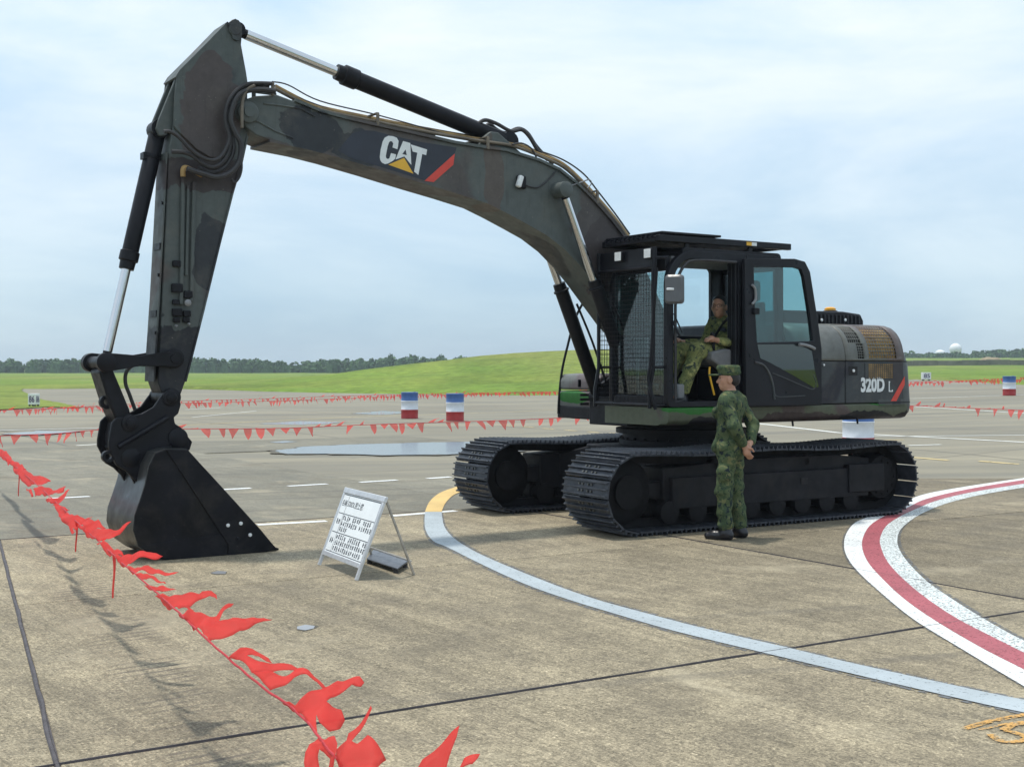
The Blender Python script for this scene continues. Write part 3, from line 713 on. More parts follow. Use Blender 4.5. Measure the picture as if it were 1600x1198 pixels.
# hood: lower side doors, curved upper doors with grilles
hp = [(1.30,1.775),(1.295,1.86),(1.275,1.95),(1.24,2.035),(1.185,2.11),(1.10,2.17),(1.0,2.20),(.86,2.215)]      # (y, z) section of the upper door
def hpt(t, off=0):
    k = max(0, min(.9999, t))*(len(hp)-1); i = int(k); f = k-i
    a, b = Vector(hp[i]), Vector(hp[i+1]); d = (b-a).normalized(); nn = Vector((d.y, -d.x))
    q = a.lerp(b, f) - nn*off*-1; return q
def upper_panel(name, x0, x1, holes, parent):
    mb = MB(); nx = 2; xs_ = sorted(set([x0, x1] + [h[0] for h in holes] + [h[1] for h in holes]), reverse=True)
    ts = sorted(set([i/20 for i in range(21)] + [h[2] for h in holes] + [h[3] for h in holes]))
    grid = {}
    for i, x in enumerate(xs_):
        for j, t in enumerate(ts): y, z = hpt(t); grid[i, j] = len(mb.v); mb.v.append((x, y, z))
    for i in range(len(xs_)-1):
        for j in range(len(ts)-1):
            xm, tm = (xs_[i]+xs_[i+1])/2, (ts[j]+ts[j+1])/2
            if any(h[1] < xm < h[0] and h[2] < tm < h[3] for h in holes): continue
            mb.f.append((grid[i,j], grid[i+1,j], grid[i+1,j+1], grid[i,j+1])); mb.m.append(0)
    o = mb.build(name, m_hood_lit, parent, solid=.018, smooth=45, recalc=False)
    for (xa, xb, ta, tb_, nc, nr, amb) in holes:
        g = MB()
        for c in range(1, nc):
            x = xa + (xb-xa)*c/nc; g.tube([(x, *hpt(ta + (tb_-ta)*k/8, -.008)) for k in range(9)], .0055, 4)
        for r in range(1, nr):
            t = ta + (tb_-ta)*r/nr; y, z = hpt(t, -.008); g.tube([(xa, y, z), (xb, y, z)], .0055, 4)
        g.build('grille', m_hood_lit, o)
        bk = MB(); vv = []; fs = []
        for k in range(9):
            for x in (xa+.01, xb-.01): y, z = hpt(ta-.01 + (tb_-ta+.02)*k/8, -.03); vv.append((x, y, z))
        fs = [(2*k, 2*k+1, 2*k+3, 2*k+2) for k in range(8)]
        bk.add(vv, fs); bk.build('radiator_screen' if amb else 'dark_backing', m_mesh_y if amb else m_void, o)  # the dark sheet paints the unlit bay behind the plain grilles
    return o
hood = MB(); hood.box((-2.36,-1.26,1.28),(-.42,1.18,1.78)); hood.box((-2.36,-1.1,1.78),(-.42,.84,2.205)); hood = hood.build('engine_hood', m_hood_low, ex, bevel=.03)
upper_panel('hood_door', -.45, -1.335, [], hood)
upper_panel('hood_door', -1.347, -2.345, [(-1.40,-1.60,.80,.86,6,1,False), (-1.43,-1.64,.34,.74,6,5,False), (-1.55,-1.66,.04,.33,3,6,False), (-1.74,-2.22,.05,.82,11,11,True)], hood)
def lower_panel(x0, x1, holes=()):
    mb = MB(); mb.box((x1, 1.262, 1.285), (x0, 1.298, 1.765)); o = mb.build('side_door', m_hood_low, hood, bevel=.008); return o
lower_panel(-.45, -1.335); ld = lower_panel(-1.347, -2.345)
g = MB(); a, b = U(1356, 568, 1.3), U(1395, 591, 1.3)
g.box((b.x, 1.2985, b.z), (a.x, 1.3005, a.z)); g.build('mesh_backing', m_mesh_y, ld)
g = MB(); nc, nr = 12, 7
g.box((a.x-.012, 1.300, b.z-.005), (a.x+.05, 1.304, a.z+.005))
for c in range(nc+1): x = a.x+(b.x-a.x)*c/nc; g.box((x-.004, 1.301, b.z), (x+.004, 1.304, a.z))
for r in range(nr+1): z = a.z+(b.z-a.z)*r/nr; g.box((b.x, 1.3015, z-.004), (a.x, 1.3045, z+.004))
g.build('grille', m_hood_low, ld)
q = U(1333, 579, 1.3); g = MB(); g.box((q.x-.075,1.297,q.z-.055),(q.x+.075,1.301,q.z+.05)); g.build('latch_recess', m_void, ld, bevel=.003)
g = MB(); g.lathe([(.018,0),(.018,.012),(.01,.014)], (q.x, 1.301, q.z), 'Y', 12); g.build('latch', m_lamp, ld)
q = U(1287, 570, 1.3); g = MB(); g.lathe([(.012,0),(.012,.012)], (q.x, 1.298, q.z), 'Y', 10); g.build('latch', m_lamp, hood)
# lettering: 320D L
def decal_text(body, size, px0, py0, px1, Y, mat, name, parent, offset=0.0, target_h=None):
    me = text_mesh(body, 1.0, name, mat, offset=offset, extrude=0.0006)
    xs_ = [v.co.x for v in me.vertices]; ys_ = [v.co.y for v in me.vertices]
    a, b = U(px0, py0, Y), U(px1, py0, Y); w = a.x - b.x; x0, x1, y0, y1 = min(xs_), max(xs_), min(ys_), max(ys_)
    for v in me.vertices:
        x = (v.co.x-x0)/(x1-x0)*w; z = (v.co.y-y0)/(y1-y0)*target_h
        v.co = Vector((a.x - x, Y + .0015 + v.co.z*.5, a.z + z))
    o = link(name, me, parent); return o
decal_text('320D', 1, 1345, 613, 1382, YH, m_white, 'lettering', ld, .045, .175)
dl = decal_text('L', 1, 1388.5, 612, 1395, YH, m_white, 'lettering', ld, .03, .125)
g = MB(); a, b = U(1389.6, 610.3, YH), U(1394.0, 599, YH); g.box((a.x-.016, YH+.002, a.z+.004), (a.x-.006, YH+.0035, a.z+.10)); g.box((b.x+.006, YH+.002, a.z), (a.x-.008, YH+.0035, a.z+.010)); g.build('lettering_inset', m_hood_low, ld)
g = MB(); pts = UX([(1413.5,588),(1413.5,601),(1400.5,626.5),(1392,626.5)], YH); g.prism(pts, YH-.004, YH+.0015); g.build('red_stripe', m_redv, ld)
# counterweight, its tail on an arc about the swing centre
RC = 2.80
def plan(ins):
    pts = [(-1.9, YH-ins)]; c = math.asin((YH-.14)/RC)
    x_arc = -RC*math.cos(c) + ins
    pts += [(-2.352, YH-ins)]
    for k in range(7):
        t = k/6*math.pi/2; pts.append((-2.352 - (abs(x_arc)-2.352)*math.sin(t)*1.0, YH-ins - .12*(1-math.cos(t))))
    for k in range(1, 9):
        a = c*(1-k/8); pts.append((-(RC*math.cos(a)) + ins, (RC-ins)*math.sin(a)*(YH-.12-ins)/((RC-ins)*math.sin(c)) ))
    full = pts + [(x, -y) for x, y in reversed(pts[:-1])]
    return full
rows_ = [(ZS0-.0,.14),(ZS0+.02,.06),(ZS0+.07,.012),(ZS0+.14,0.0),(1.28,0.0),(1.5,.01),(1.72,.022),(1.86,.05),(1.97,.095),(2.06,.155),(2.13,.23),(2.18,.33),(2.205,.48)]
mb = MB(); n = None; vv = []
for z, ins in rows_:
    pl = plan(ins); n = len(pl); vv += [(x, y, z) for x, y in pl]
fs = [(j*n+i, j*n+i+1, (j+1)*n+i+1, (j+1)*n+i) for j in range(len(rows_)-1) for i in range(n-1)]
fs += [tuple(range(n)), tuple(range((len(rows_)-1)*n, len(rows_)*n)), ] + [(j*n, (j+1)*n, (j+1)*n+n-1, j*n+n-1) for j in range(len(rows_)-1)]
mb.add(vv, fs); cw = mb.build('counterweight', camo('camo_counterweight', .9, base=(.07,.078,.08), dark=(.02,.022,.034), brown=(.065,.055,.06), seed=11, t0=.43, rough=.4), ex, smooth=50)
for z in (1.283, 1.77):
    g = MB(); g.vprism([(x*1.001, y*1.0012) for x, y in plan(.0 if z < 1.5 else .027)], z-.006, z+.006); g.build('seam', m_void, cw)
# raised air box with slats, and the beacon
a, b = U(1272, 507, .75), U(1350, 488, .75)
mb = MB(); mb.prism([(a.x+.5,2.19),(b.x,2.19),(b.x,2.27),(b.x+.05,2.35),(b.x+.35,2.375),(a.x+.5,2.37)], .10, .75); ab_ = mb.build('air_box', m_black, ex, bevel=.025, seg=3)
for k in range(13):
    x = b.x+.10 + k*.066; g = MB(); g.box((x-.009,.748,2.225), (x+.009,.766,2.33)); g.build('slat', m_greyp if False else m_hood_low, ab_, bevel=.003)
for px in (1283, 1320):
    q = U(px, 500, .76); g = MB(); g.lathe([(.018,0),(.02,.008),(.012,.014)], (q.x, .765, q.z), 'Y', 10); g.build('bolt_cap', m_lamp, ab_)
q = U(1297, 487, .45); mb = MB(); mb.lathe([(.09,2.37),(.09,2.395),(.075,2.40)], (q.x,.45,0), n=20); mb.lathe([(.072,2.40),(.07,2.425),(.05,2.44),(.01,2.445)], (q.x,.45,0), n=20, mi=1); mb.build('beacon', [m_black, m_amber], ex)

# ---------------------------------------------------------------- cab
def V(px, py, X):
    """photo point -> point on the crosswise plane X metres ahead of the swing centre"""
    f, l = axes(YAW); dx, dz = (px - 800)/F, (HZ - py)/F
    t = (X + SX*f[0] + SY*f[1])/(dx*f[0] + f[1]); wx, wy = t*dx, t
    return Vector((X, (wx-SX)*l[0] + (wy-SY)*l[1], H + t*dz))
CY0, CY1, CX0, CX1, CZ0, CZ1 = .30, 1.30, -.36, 1.31, 1.28, 2.93
cab = MB()
cab.ring(rrect(.20, CZ0, CX1, CZ1, [.01,.05,.36,.01], 6), rrect(.36, CZ0+.06, CX1-.085, CZ1-.09, [.02,.06,.28,.05], 6), CY1-.075, CY1-.004)
cab.ring(rrect(CX0, CZ0, .197, CZ1, [.03,.01,.01,.16], 6), rrect(CX0+.09, 1.97, .11, CZ1-.10, .06, 6), CY1-.075, CY1-.007)
cab.ring(rrect(CX0, CZ0, CX1, CZ1, [.03,.05,.36,.16], 6), rrect(-.14, 2.06, CX1-.085, CZ1-.09, [.06,.06,.25,.06], 6), CY0, CY0+.06)
cab.box((CX0, CY0+.06, CZ0), (CX0+.06, CY1-.08, 1.98)); cab.box((CX0, CY0+.06, CZ1-.16), (CX0+.06, CY1-.08, CZ1-.02))
cab.box((CX0, CY0+.06, 1.98), (CX0+.06, CY0+.10, CZ1-.16)); cab.box((CX0, CY1-.12, 1.98), (CX0+.06, CY1-.08, CZ1-.16))
cab.box((CX0+.06, CY0+.06, CZ0), (CX1-.05, CY1-.08, CZ0+.05))
cab.box((CX1-.06, CY0+.06, CZ0+.03), (CX1-.01, CY1-.08, CZ0+.12)); cab.box((CX1-.10, CY0+.06, CZ1-.22), (CX1-.035, CY1-.08, CZ1-.06))
cab.box((.205, CY1-.15, CZ0+.05), (.35, CY1-.08, CZ1-.1))
cab = cab.build('cab', m_cabpaint, ex, bevel=.012)
mb = MB(); mb.prism(rrect(CX0+.02, CZ1-.05, CX1-.22, CZ1+.03, [.01,.01,.05,.05], 3), CY0+.01, CY1-.02); mb.build('roof', m_cabpaint, cab, bevel=.02)
mb = MB(); mb.box((CX0+.07, CY0+.065, CZ1-.10), (CX1-.12, CY1-.085, CZ1-.065)); mb.build('bounce_headliner', m_inner, cab)  # added pale lining, there to bounce light onto the operator
def pane(name, a, b, mat, parent): g = MB(); g.box(a, b); return g.build(name, mat, parent)
pane('front_glass', (CX1-.045, CY0+.07, CZ0+.13), (CX1-.040, CY1-.09, CZ1-.23), m_gdark, cab)
pane('right_glass', (-.13, CY0+.028, 2.07), (CX1-.10, CY0+.032, CZ1-.10), m_glass, cab)
pane('rear_glass', (CX0+.028, CY0+.101, 1.99), (CX0+.032, CY1-.121, CZ1-.17), m_glass, cab)
pane('quarter_glass', (CX0+.10, CY1-.04, 1.98), (.10, CY1-.036, CZ1-.11), m_gteal, cab)
# weather strip and door pillar channel
mb = MB(); mb.tube(smooth_path([(CX1-.10, CY1+.005, 1.36), (CX1-.10, CY1+.005, 2.45), (CX1-.13, CY1+.005, 2.62), (CX1-.22, CY1+.005, 2.76), (CX1-.38, CY1+.005, 2.825), (.36, CY1+.005, 2.83)], 5), .016, 6); mb.build('door_seal', m_rubber, cab)
mb = MB(); mb.box((.225, CY1-.006, 1.36), (.265, CY1+.012, 2.82)); mb.box((.30, CY1-.006, 1.36), (.325, CY1+.010, 2.82)); mb.box((.21, CY1-.006, 1.30), (.34, CY1+.02, 1.72)); mb.build('pillar_channel', m_cabpaint, cab, bevel=.005)
# visor panel with two lamps, front guard frame and its mesh
XG = CX1 + .12
gz0, gz1, gzt = 1.31, 2.74, 2.95
mb = MB(); mb.box((XG-.035, CY0-.02, gz1), (XG-.015, CY1-.07, gzt)); vis = mb.build('visor', m_cabpaint, cab, bevel=.006)
for px, py in ((966, 401), (1012, 396)):
    q = V(px, py, XG+.03); g = MB(); g.box((XG-.014, q.y-.062, q.z-.055), (XG+.035, q.y+.062, q.z+.055)); lo = g.build('work_lamp', m_cabpaint, vis, bevel=.012)
    g = MB(); g.box((XG+.034, q.y-.053, q.z-.046), (XG+.041, q.y+.053, q.z+.046)); g.build('lens', m_lamp, lo, bevel=.004)
mb = MB()
for y in (CY0-.03, CY1-.09): mb.tube([(XG+(.05 if z < 1.7 else 0), y, z) for z in (gz0-.04, 1.45, 1.70, gzt)], .021, 8)
for z in (gz0, gz1+.0): mb.tube([(XG+(.05 if z < 1.6 else 0), CY0-.03, z), (XG+(.05 if z < 1.6 else 0), CY1-.09, z)], .018, 8)
for z in (gz0-.01, 1.7, gz1+.1): mb.tube([(XG, CY1-.09, z), (CX1-.03, CY1-.05, z)], .016, 6); mb.tube([(XG, CY0-.03, z), (CX1-.03, CY0+.02, z)], .016, 6)
fg = mb.build('front_guard', m_cabpaint, cab)
mb = MB(); nc, nr = 20, 30; y0, y1 = CY0-.01, CY1-.11
for i in range(nc+1): y = y0+(y1-y0)*i/nc; mb.tube([(XG+.028, y, gz0+.01), (XG+.008, y, 1.70), (XG, y, gz1)], .0022, 4)
for j in range(nr+1):
    z = gz0+.02+(gz1-gz0-.02)*j/nr; x = XG+.008*max(0, (1.95-z)/.6)+.004; mb.tube([(x, y0, z), (x, y1, z)], .0022, 4)
mb.build('guard_mesh', m_black, fg)
mb = MB()
for yy in (CY0-.03,): 
    for j in range(26): z = gz0+.05+j*.053; mb.tube([(XG, yy, z), (CX1-.02, yy+.04, z)], .0026, 4)
    for i in range(3): x = CX1+.02+i*.035; mb.tube([(x, yy+.02, gz0+.05), (x, yy+.02, gz1)], .0026, 4)
mb.build('side_mesh', m_black, fg)
mb = MB(); mb.tube(smooth_path([V(1026,418,XG+.02), V(1022,480,XG+.03), V(1017,560,XG+.05), V(1013,590,XG+.07), V(1018,615,XG+.06), V(1024,640,XG+.03)], 4), .017, 8); mb.build('grab_rail', m_black, fg)
# roof guard: frame, lengthwise bars, raised front part
mb = MB()
mb.box((-.49, CY1-.075, 3.005), (CX1+.10, CY1-.015, 3.075)); mb.box((-.49, CY0, 3.005), (CX1+.10, CY0+.06, 3.075))
mb.box((CX1+.04, CY0+.06, 3.008), (CX1+.10, CY1-.08, 3.068)); mb.box((-.45, CY0+.06, 3.01), (-.39, CY1-.08, 3.065))
for x in (1.0, .1): 
    for y in (CY1-.06, CY0+.03): mb.box((x-.03, y-.015, 2.93), (x+.03, y+.015, 3.01))
rg_ = mb.build('roof_guard', m_cabpaint, cab, bevel=.008)
for k in range(11):
    y = CY0+.09+k*.078; g = MB(); g.box((-.42, y-.012, 3.045), (CX1+.12, y+.012, 3.085)); g.build('guard_bar', m_cabpaint, rg_)
g = MB(); g.box((.55, CY0+.02, 3.088), (CX1+.06, CY1-.02, 3.112)); g.build('guard_plate', m_cabpaint, rg_, bevel=.006)
a = U(1168, 383, CY1); g = MB(); g.box((a.x-.075, CY1-.0155, 3.022), (a.x, CY1-.0125, 3.06)); g.build('reflector', m_yel, rg_); g = MB(); g.box((a.x-.15, CY1-.0155, 3.022), (a.x-.077, CY1-.0125, 3.06)); g.build('reflector', m_white, rg_)
# mirror
q = U(1056, 452, 1.42); M = Matrix.Translation((q.x+.02, 1.42, q.z)) @ Matrix.Rotation(R(38), 4, 'Z')
mb = MB(); mb.v = []; pr = rrect(-.098, -.15, .098, .15, .035, 4)
n = len(pr); mb.add([M @ Vector((-.03, y, z)) for y, z in pr] + [M @ Vector((.012, y, z)) for y, z in pr] + [M @ Vector((.035, y*.8, z*.85)) for y, z in pr], [tuple(range(n)), tuple(range(3*n-1, 2*n-1, -1))] + [(i+k*n, (i+1) % n+k*n, (i+1) % n+n+k*n, i+n+k*n) for i in range(n) for k in (0, 1)])
mir = mb.build('mirror', plain('mirror_shell', (.11,.115,.125), .4, var=.1), cab); mb = MB(); mb.tube([M @ Vector((.03,0,.0)), M @ Vector((.055,-.06,0)), (CX1-.02, CY1, q.z+.0)], .013, 8); mb.build('mirror_arm', m_lamp, mir)
# seat, consoles, levers and display inside
mb = MB(); mb.prism([(-.28,1.72),(.42,1.72),(.46,1.80),(.40,1.86),(-.10,1.84),(-.16,2.0),(-.24,2.42),(-.33,2.44),(-.33,1.8)], .62, 1.06); seat = mb.build('seat', m_seat, cab, bevel=.035, seg=3)
mb = MB(); mb.prism(rrect(-.33,2.44,-.22,2.68,.04,3), .70, .98); mb.build('headrest', m_seat, seat, bevel=.03)
mb = MB(); mb.box((-.2,.64,1.33),(.35,1.04,1.70)); mb.build('seat_base', m_black, seat, bevel=.03)
for y in (.47, 1.14):
    mb = MB(); mb.prism([(-.1,1.62),(.42,1.66),(.62,1.78),(.62,1.86),(.42,1.90),(-.1,1.84)], y-.07, y+.07); cn = mb.build('console', m_greyp if y < 1 else m_inner, cab, bevel=.02)
    mb = MB(); mb.tube([(.53,y,1.86),(.535,y,1.96)], .016, 8); mb.tube([(.535,y,1.95),(.54,y,1.99),(.55,y,2.05),(.555,y,2.075)], [.022,.028,.03,.02], 10); mb.build('joystick', m_black, cn)
mb = MB(); mb.box((1.0,.40,1.80),(1.06,.62,2.02)); mb.tube([(1.03,.45,1.4),(1.03,.45,1.82)], .02, 8); mb.build('display', m_greyp, cab, bevel=.015)
mb = MB()
for y in (.66, .80): mb.prism([(1.0,1.36),(1.15,1.50),(1.165,1.485),(1.02,1.35)], y, y+.09); mb.tube([(1.06,y+.045,1.38),(.98,y+.045,1.78)], .012, 6)
mb.build('pedal', m_black, cab)
mb = MB(); mb.box((.92,.40,1.36),(1.02,1.12,1.52)); mb.build('heater_duct', m_greyp, cab, bevel=.02)
a, b = P3(1109,573,1.20), P3(1116,617,1.20); c = P3(1109.5,590,1.20); mb = MB(); mb.tube(smooth_path([a, (Vector(a)+Vector(c))/2+Vector((.01,0,0)), c, b], 4), .011, 8); mb.build('safety_lever', m_yel, cab)
mb = MB(); mb.tube([P3(1158,555,1.22), P3(1159,618,1.22)], .014, 8); mb.build('grab_handle', m_greyp, cab)
mb = MB(); mb.tube([V(1050,500,1.24), V(1062,525,1.22)], .012, 6); mb.tube([V(1053,490,1.24), V(1066,520,1.22)], .008, 6); mb.build('wiper_arm', m_black, cab)
# cab door swung right back against the hood
YD = 1.40
do = UX([(1162,404),(1240,404.5),(1256,409),(1264,425),(1276,500),(1282,545),(1282,600),(1282,633),(1225,634),(1164,635),(1163,540),(1162.5,470)], YD)
di = UX([(1176,417),(1240,418),(1250,421),(1254,432),(1264,495),(1268,531),(1268,532),(1267,533),(1225,534),(1181,535),(1179,500),(1177,460)], YD)
dr = MB(); dr.ring(do, di, YD-.03, YD+.02); door = dr.build('cab_door', m_cabpaint, ex, bevel=.010)
lo_ = UX([(1181,538),(1245,538),(1258,545),(1262,575),(1272,600),(1262,604),(1240,585),(1225,578),(1200,567),(1190,560),(1184,553),(1181,546)], YD)
g = MB(); g.prism(di, YD-.008, YD-.004); g.build('upper_glass', m_gteal, door)
# the lower half of the door: pressed panel with a small window
g = MB(); g.prism(UX([(1181,538),(1246,538),(1266,548),(1272,586),(1277,604),(1270,606),(1240,588),(1200,566),(1186,560)], YD), YD+.021, YD+.0235); g.build('lower_glass', glass('lower_door_glass', (.45,.55,.5), .12), door)
rib = [(1179,566),(1192,570),(1201,582),(1207,600),(1210,624)]; g = MB(); g.tube(smooth_path([P3(x, y, YD+.022) for x, y in rib], 5), .014, 8); g.build('door_rail', m_hood_low, door)
g = MB(); g.tube(smooth_path([P3(x, y, YD+.022) for x, y in ((1207,583),(1225,590),(1255,603),(1270,608),(1275,600),(1271,585))], 5), .006, 6); g.tube(smooth_path([P3(x, y, YD+.022) for x, y in ((1209,612),(1214,619),(1230,619.5),(1258,618))], 5), .006, 6); g.build('trim_bead', m_hood_low, door)
g = MB(); g.tube(smooth_path([P3(x, y, YD+.05) for x, y in ((1249,538),(1258,539),(1268,542),(1273,545))], 4), .018, 8); g.build('handle', m_greyp, door)
g = MB(); g.tube(smooth_path([P3(x, y, YD+.04) for x, y in ((1175,445),(1180,452),(1180.5,468),(1175,475))], 4), .014, 8); g.build('handle', m_greyp, door)
g = MB(); a = P3(1180,486,YD+.03); g.box((a[0]-.05,YD+.015,a[2]-.035),(a[0]+.03,YD+.05,a[2]+.035)); g.build('latch', m_black, door, bevel=.008)
for z in (1.55, 2.55):
    g = MB(); g.tube([(.26,CY1+.01,z),(.22,YD-.02,z)], .025, 8); g.build('hinge', m_cabpaint, door)

# ---------------------------------------------------------------- boom
YB = .22
bt = [(377,163),(384,155),(400,150),(433,148),(460,158),(500,175),(540,186),(580,195),(640,208),(710,224),(760,232),(790,236),(840,251),(873,266),(903,290),(928,315),(953,343),(975,372)]
bb = [(378,186),(386,200),(400,211),(420,219),(445,224),(480,231),(526,243),(590,262),(660,284),(710,299),(760,315),(790,330),(823,348),(853,365),(880,386),(905,412),(926,438)]
top = UX(bt, YB) + [(.74,2.74),(.50,2.34),(.36,2.06)]; bot = UX(bb, YB) + [(1.05,2.20),(.70,1.90),(.48,1.76)]
foot = arc(.27, 1.90, .17, 40, -55, 5)[::1]
foot = [(.27+.17*math.cos(R(a)), 1.90+.17*math.sin(R(a))) for a in (100, 140, 180, 220, 260, 300)]
mb = MB(); mb.prism(top + foot + bot[::-1], -YB, YB); boom = mb.build('boom', m_camo, ex, bevel=.012, smooth=30)
def plate_along(path, y0, y1, th):
    g = MB(); k = len(path); vv = []
    for i, (x, z) in enumerate(path):
        a, b = path[max(i-1,0)], path[min(i+1,k-1)]; d = Vector((b[0]-a[0], b[1]-a[1])).normalized(); nn = Vector((-d.y, d.x))*th
        vv += [(x-nn.x*.3, y0, z-nn.y*.3), (x+nn.x, y0, z+nn.y), (x+nn.x, y1, z+nn.y), (x-nn.x*.3, y1, z-nn.y*.3)]
    fs = [(4*i+j, 4*i+(j+1) % 4, 4*i+4+(j+1) % 4, 4*i+4+j) for i in range(k-1) for j in range(4)] + [(0,1,2,3), (4*k-4,4*k-3,4*k-2,4*k-1)]
    g.add(vv, fs); return g
plate_along(top[4:], -YB-.028, YB+.028, -.022).build('top_flange', m_camo, boom)
plate_along(bot[3:], -YB-.028, YB+.028, .022).build('bottom_flange', m_camo, boom)
q = U(386, 176, YB); g = MB(); g.lathe([(.085,-.27),(.10,-.26),(.10,.26),(.085,.27)], (q.x, 0, q.z), 'Y', 24); g.lathe([(.05,.27),(.05,.285)], (q.x,0,q.z), 'Y', 16); g.build('pivot_boss', m_camo, boom)
# rib over the nose casting
g = MB(); g.tube([P3(x, y, YB+.004) for x, y in ((385,186),(404,190),(430,205),(458,216))], .010, 6); g.tube([P3(x, y, YB+.004) for x, y in ((412,162),(440,165),(470,170),(492,182))], .010, 6); g.build('weld_bead', m_camo, boom)
q = U(812, 285, YB); g = MB(); g.box((q.x-.07, YB, q.z-.07), (q.x+.05, YB+.03, q.z+.07)); bl = g.build('boom_lamp', m_black, boom, bevel=.015)
g = MB(); M = Matrix.Translation((q.x+.035, YB+.055, q.z)) @ Matrix.Rotation(R(-18), 4, 'Y'); g.box((-.028,-.03,-.065), (.028,.025,.065), 0, M); g.build('lens', m_lamp, bl, bevel=.015)
g = MB(); g.tube(smooth_path([P3(x, y, YB+.012) for x, y in ((822,290),(840,293),(858,280),(868,268))], 4), .008, 6); g.build('lamp_cable', m_rubber, bl)
# stick-cylinder lug on the boom's back
g = MB()
for y in (-.13, .13): g.prism(UX([(748,234),(762,212),(772,204),(784,206),(806,226),(836,252),(800,250)], YB), y-.03, y+.03)
g.build('cylinder_lug', m_camo, boom, bevel=.008)
# badge
def zp(pts, s, ox, oy): return [(x/s+ox, y/s+oy) for x, y in pts]
def badge(name, pts, mat, y, parent): g = MB(); g.prism(UX(zp(pts, 4.99, 480, 80), YB), YB-.004, YB+y); return g.build(name, mat, parent, smooth=0)
field = badge('badge_field', [(238,775),(300,700),(350,645),(430,618),(520,622),(620,648),(760,682),(900,712),(1165,752),(1150,800),(915,1008),(760,962),(560,900),(330,828)], m_navy, .0012, boom)
badge('letter', [(565,825),(572,770),(588,705),(604,675),(632,661),(668,664),(698,677),(712,702),(707,745),(702,766),(664,752),(670,722),(662,706),(648,702),(637,712),(627,742),(617,792),(612,820),(616,836),(628,842),(640,836),(647,815),(653,796),(692,806),(686,838),(668,856),(632,876),(606,882),(582,870),(569,850)], m_white, .0024, field)
badge('letter', [(747,702),(803,718),(811,888),(757,822),(688,846),(706,800)], m_white, .0024, field)
badge('letter_counter', [(766,768),(775,812),(741,803)], m_navy, .0032, field)
badge('letter', [(806,728),(934,768),(927,812),(896,803),(866,966),(833,940),(858,793),(822,784)], m_white, .0024, field)
badge('yellow_triangle', [(755,833),(632,886),(828,956)], m_yel, .0030, field)
badge('red_stripe', [(1150,800),(1139,886),(985,1022),(914,1012)], m_redv, .0024, field)
# hydraulic pipes along the boom's back, clamps and hoses
def pipe(name, pts, r, mat, parent, n=6): g = MB(); g.tube(smooth_path(pts, n), r, 8); return g.build(name, mat, parent)
pl1 = [(430,137),(470,158),(500,170),(580,187),(660,203),(740,217),(800,226),(846,243),(880,259),(908,284),(934,312),(960,342),(982,372)]
for k, (dy, y, r, m) in enumerate(((2,.18,.018,m_pipe), (-1,.07,.016,m_rust), (-3,-.06,.016,m_rust), (1,-.17,.018,m_pipe))):
    pipe('boom_pipe', [P3(x, yy+dy, y) for x, yy in pl1], r, m, boom, 4)
pipe('grease_line', [P3(x, y, .12) for x, y in ((425,128),(450,133),(500,158),(590,180),(680,205),(740,222))], .007, m_rubber, boom)
pipe('grease_line', [P3(x, y, -.05) for x, y in ((425,132),(460,150),(520,172),(600,193),(680,212))], .007, m_rubber, boom)
pipe('grease_line', [P3(x, y, .16) for x, y in ((843,236),(880,250),(912,272),(935,300),(962,335),(984,366))], .009, m_rubber, boom)
pipe('grease_line', [P3(x, y, .24) for x, y in ((886,292),(905,286),(920,281),(924,287),(918,294))], .007, m_greyp, boom)
for px, py in ((425,140),(589,187),(761,224),(932,308)):
    a, b = U(px, py-9, YB), U(px, py+10, YB); g = MB(); g.box((a.x-.016, -.24, a.z-.004), (a.x+.016, .24, a.z+.012)); g.box((a.x-.014, YB+.004, b.z), (a.x+.014, YB+.03, a.z)); g.build('pipe_clamp', m_pipe, boom, bevel=.004)
g = MB(); a = U(395,147,.2); b = U(432,152,.2); g.box((b.x,-.2,a.z-.05),(a.x,-.17,a.z+.03)); g.box((b.x,.17,a.z-.05),(b.x+.03,.2,a.z+.03)); g.box((a.x-.03,.17,a.z-.05),(a.x,.2,a.z+.03)); g.box((b.x,.17,a.z+.015),(a.x,.2,a.z+.035)); g.build('hose_rack', m_camo, boom)
for k, pts in enumerate(([(735,190),(742,196),(757,188),(775,193),(798,205),(815,203),(828,215),(842,238),(856,250)], [(757,200),(765,194),(775,202),(790,208),(810,201),(824,208),(836,226),(848,240),(864,256)])):
    pipe('cylinder_hose', [P3(x, y, .05-.12*k) for x, y in pts], .021, m_rubber, boom)
pipe('cylinder_hose', [P3(x, y, .2) for x, y in ((800,226),(815,224),(830,232),(838,246))], .009, m_rubber, boom)
# hoses looping from boom to stick
for k, (pts, r, y) in enumerate((([(430,143),(405,140),(380,144),(366,160),(360,185),(366,205),(376,225),(374,250),(362,268),(340,277),(318,272),(292,264)], .026, .30),
        ([(425,131),(400,131),(376,138),(362,152),(355,175),(357,200),(360,225),(352,248),(335,261),(318,257),(300,243),(285,238),(268,237)], .020, .27),
        ([(420,135),(395,133),(372,144),(358,165),(357,190),(364,215),(364,240),(350,262),(330,269),(310,262)], .020, .25),
        ([(410,130),(385,132),(365,146),(353,170),(353,196),(358,215),(350,238),(336,250),(315,246),(296,232),(280,215),(266,206),(256,206)], .018, .29),
        ([(398,134),(386,141),(379,158),(378,180),(378,200)], .016, .31),
        ([(377,250),(377,265),(373,278),(366,285),(362,280)], .014, .22))):
    pipe('stick_hose', [P3(x, yy, y) for x, yy in pts], r, m_rubber if k != 4 else m_pipe, boom)

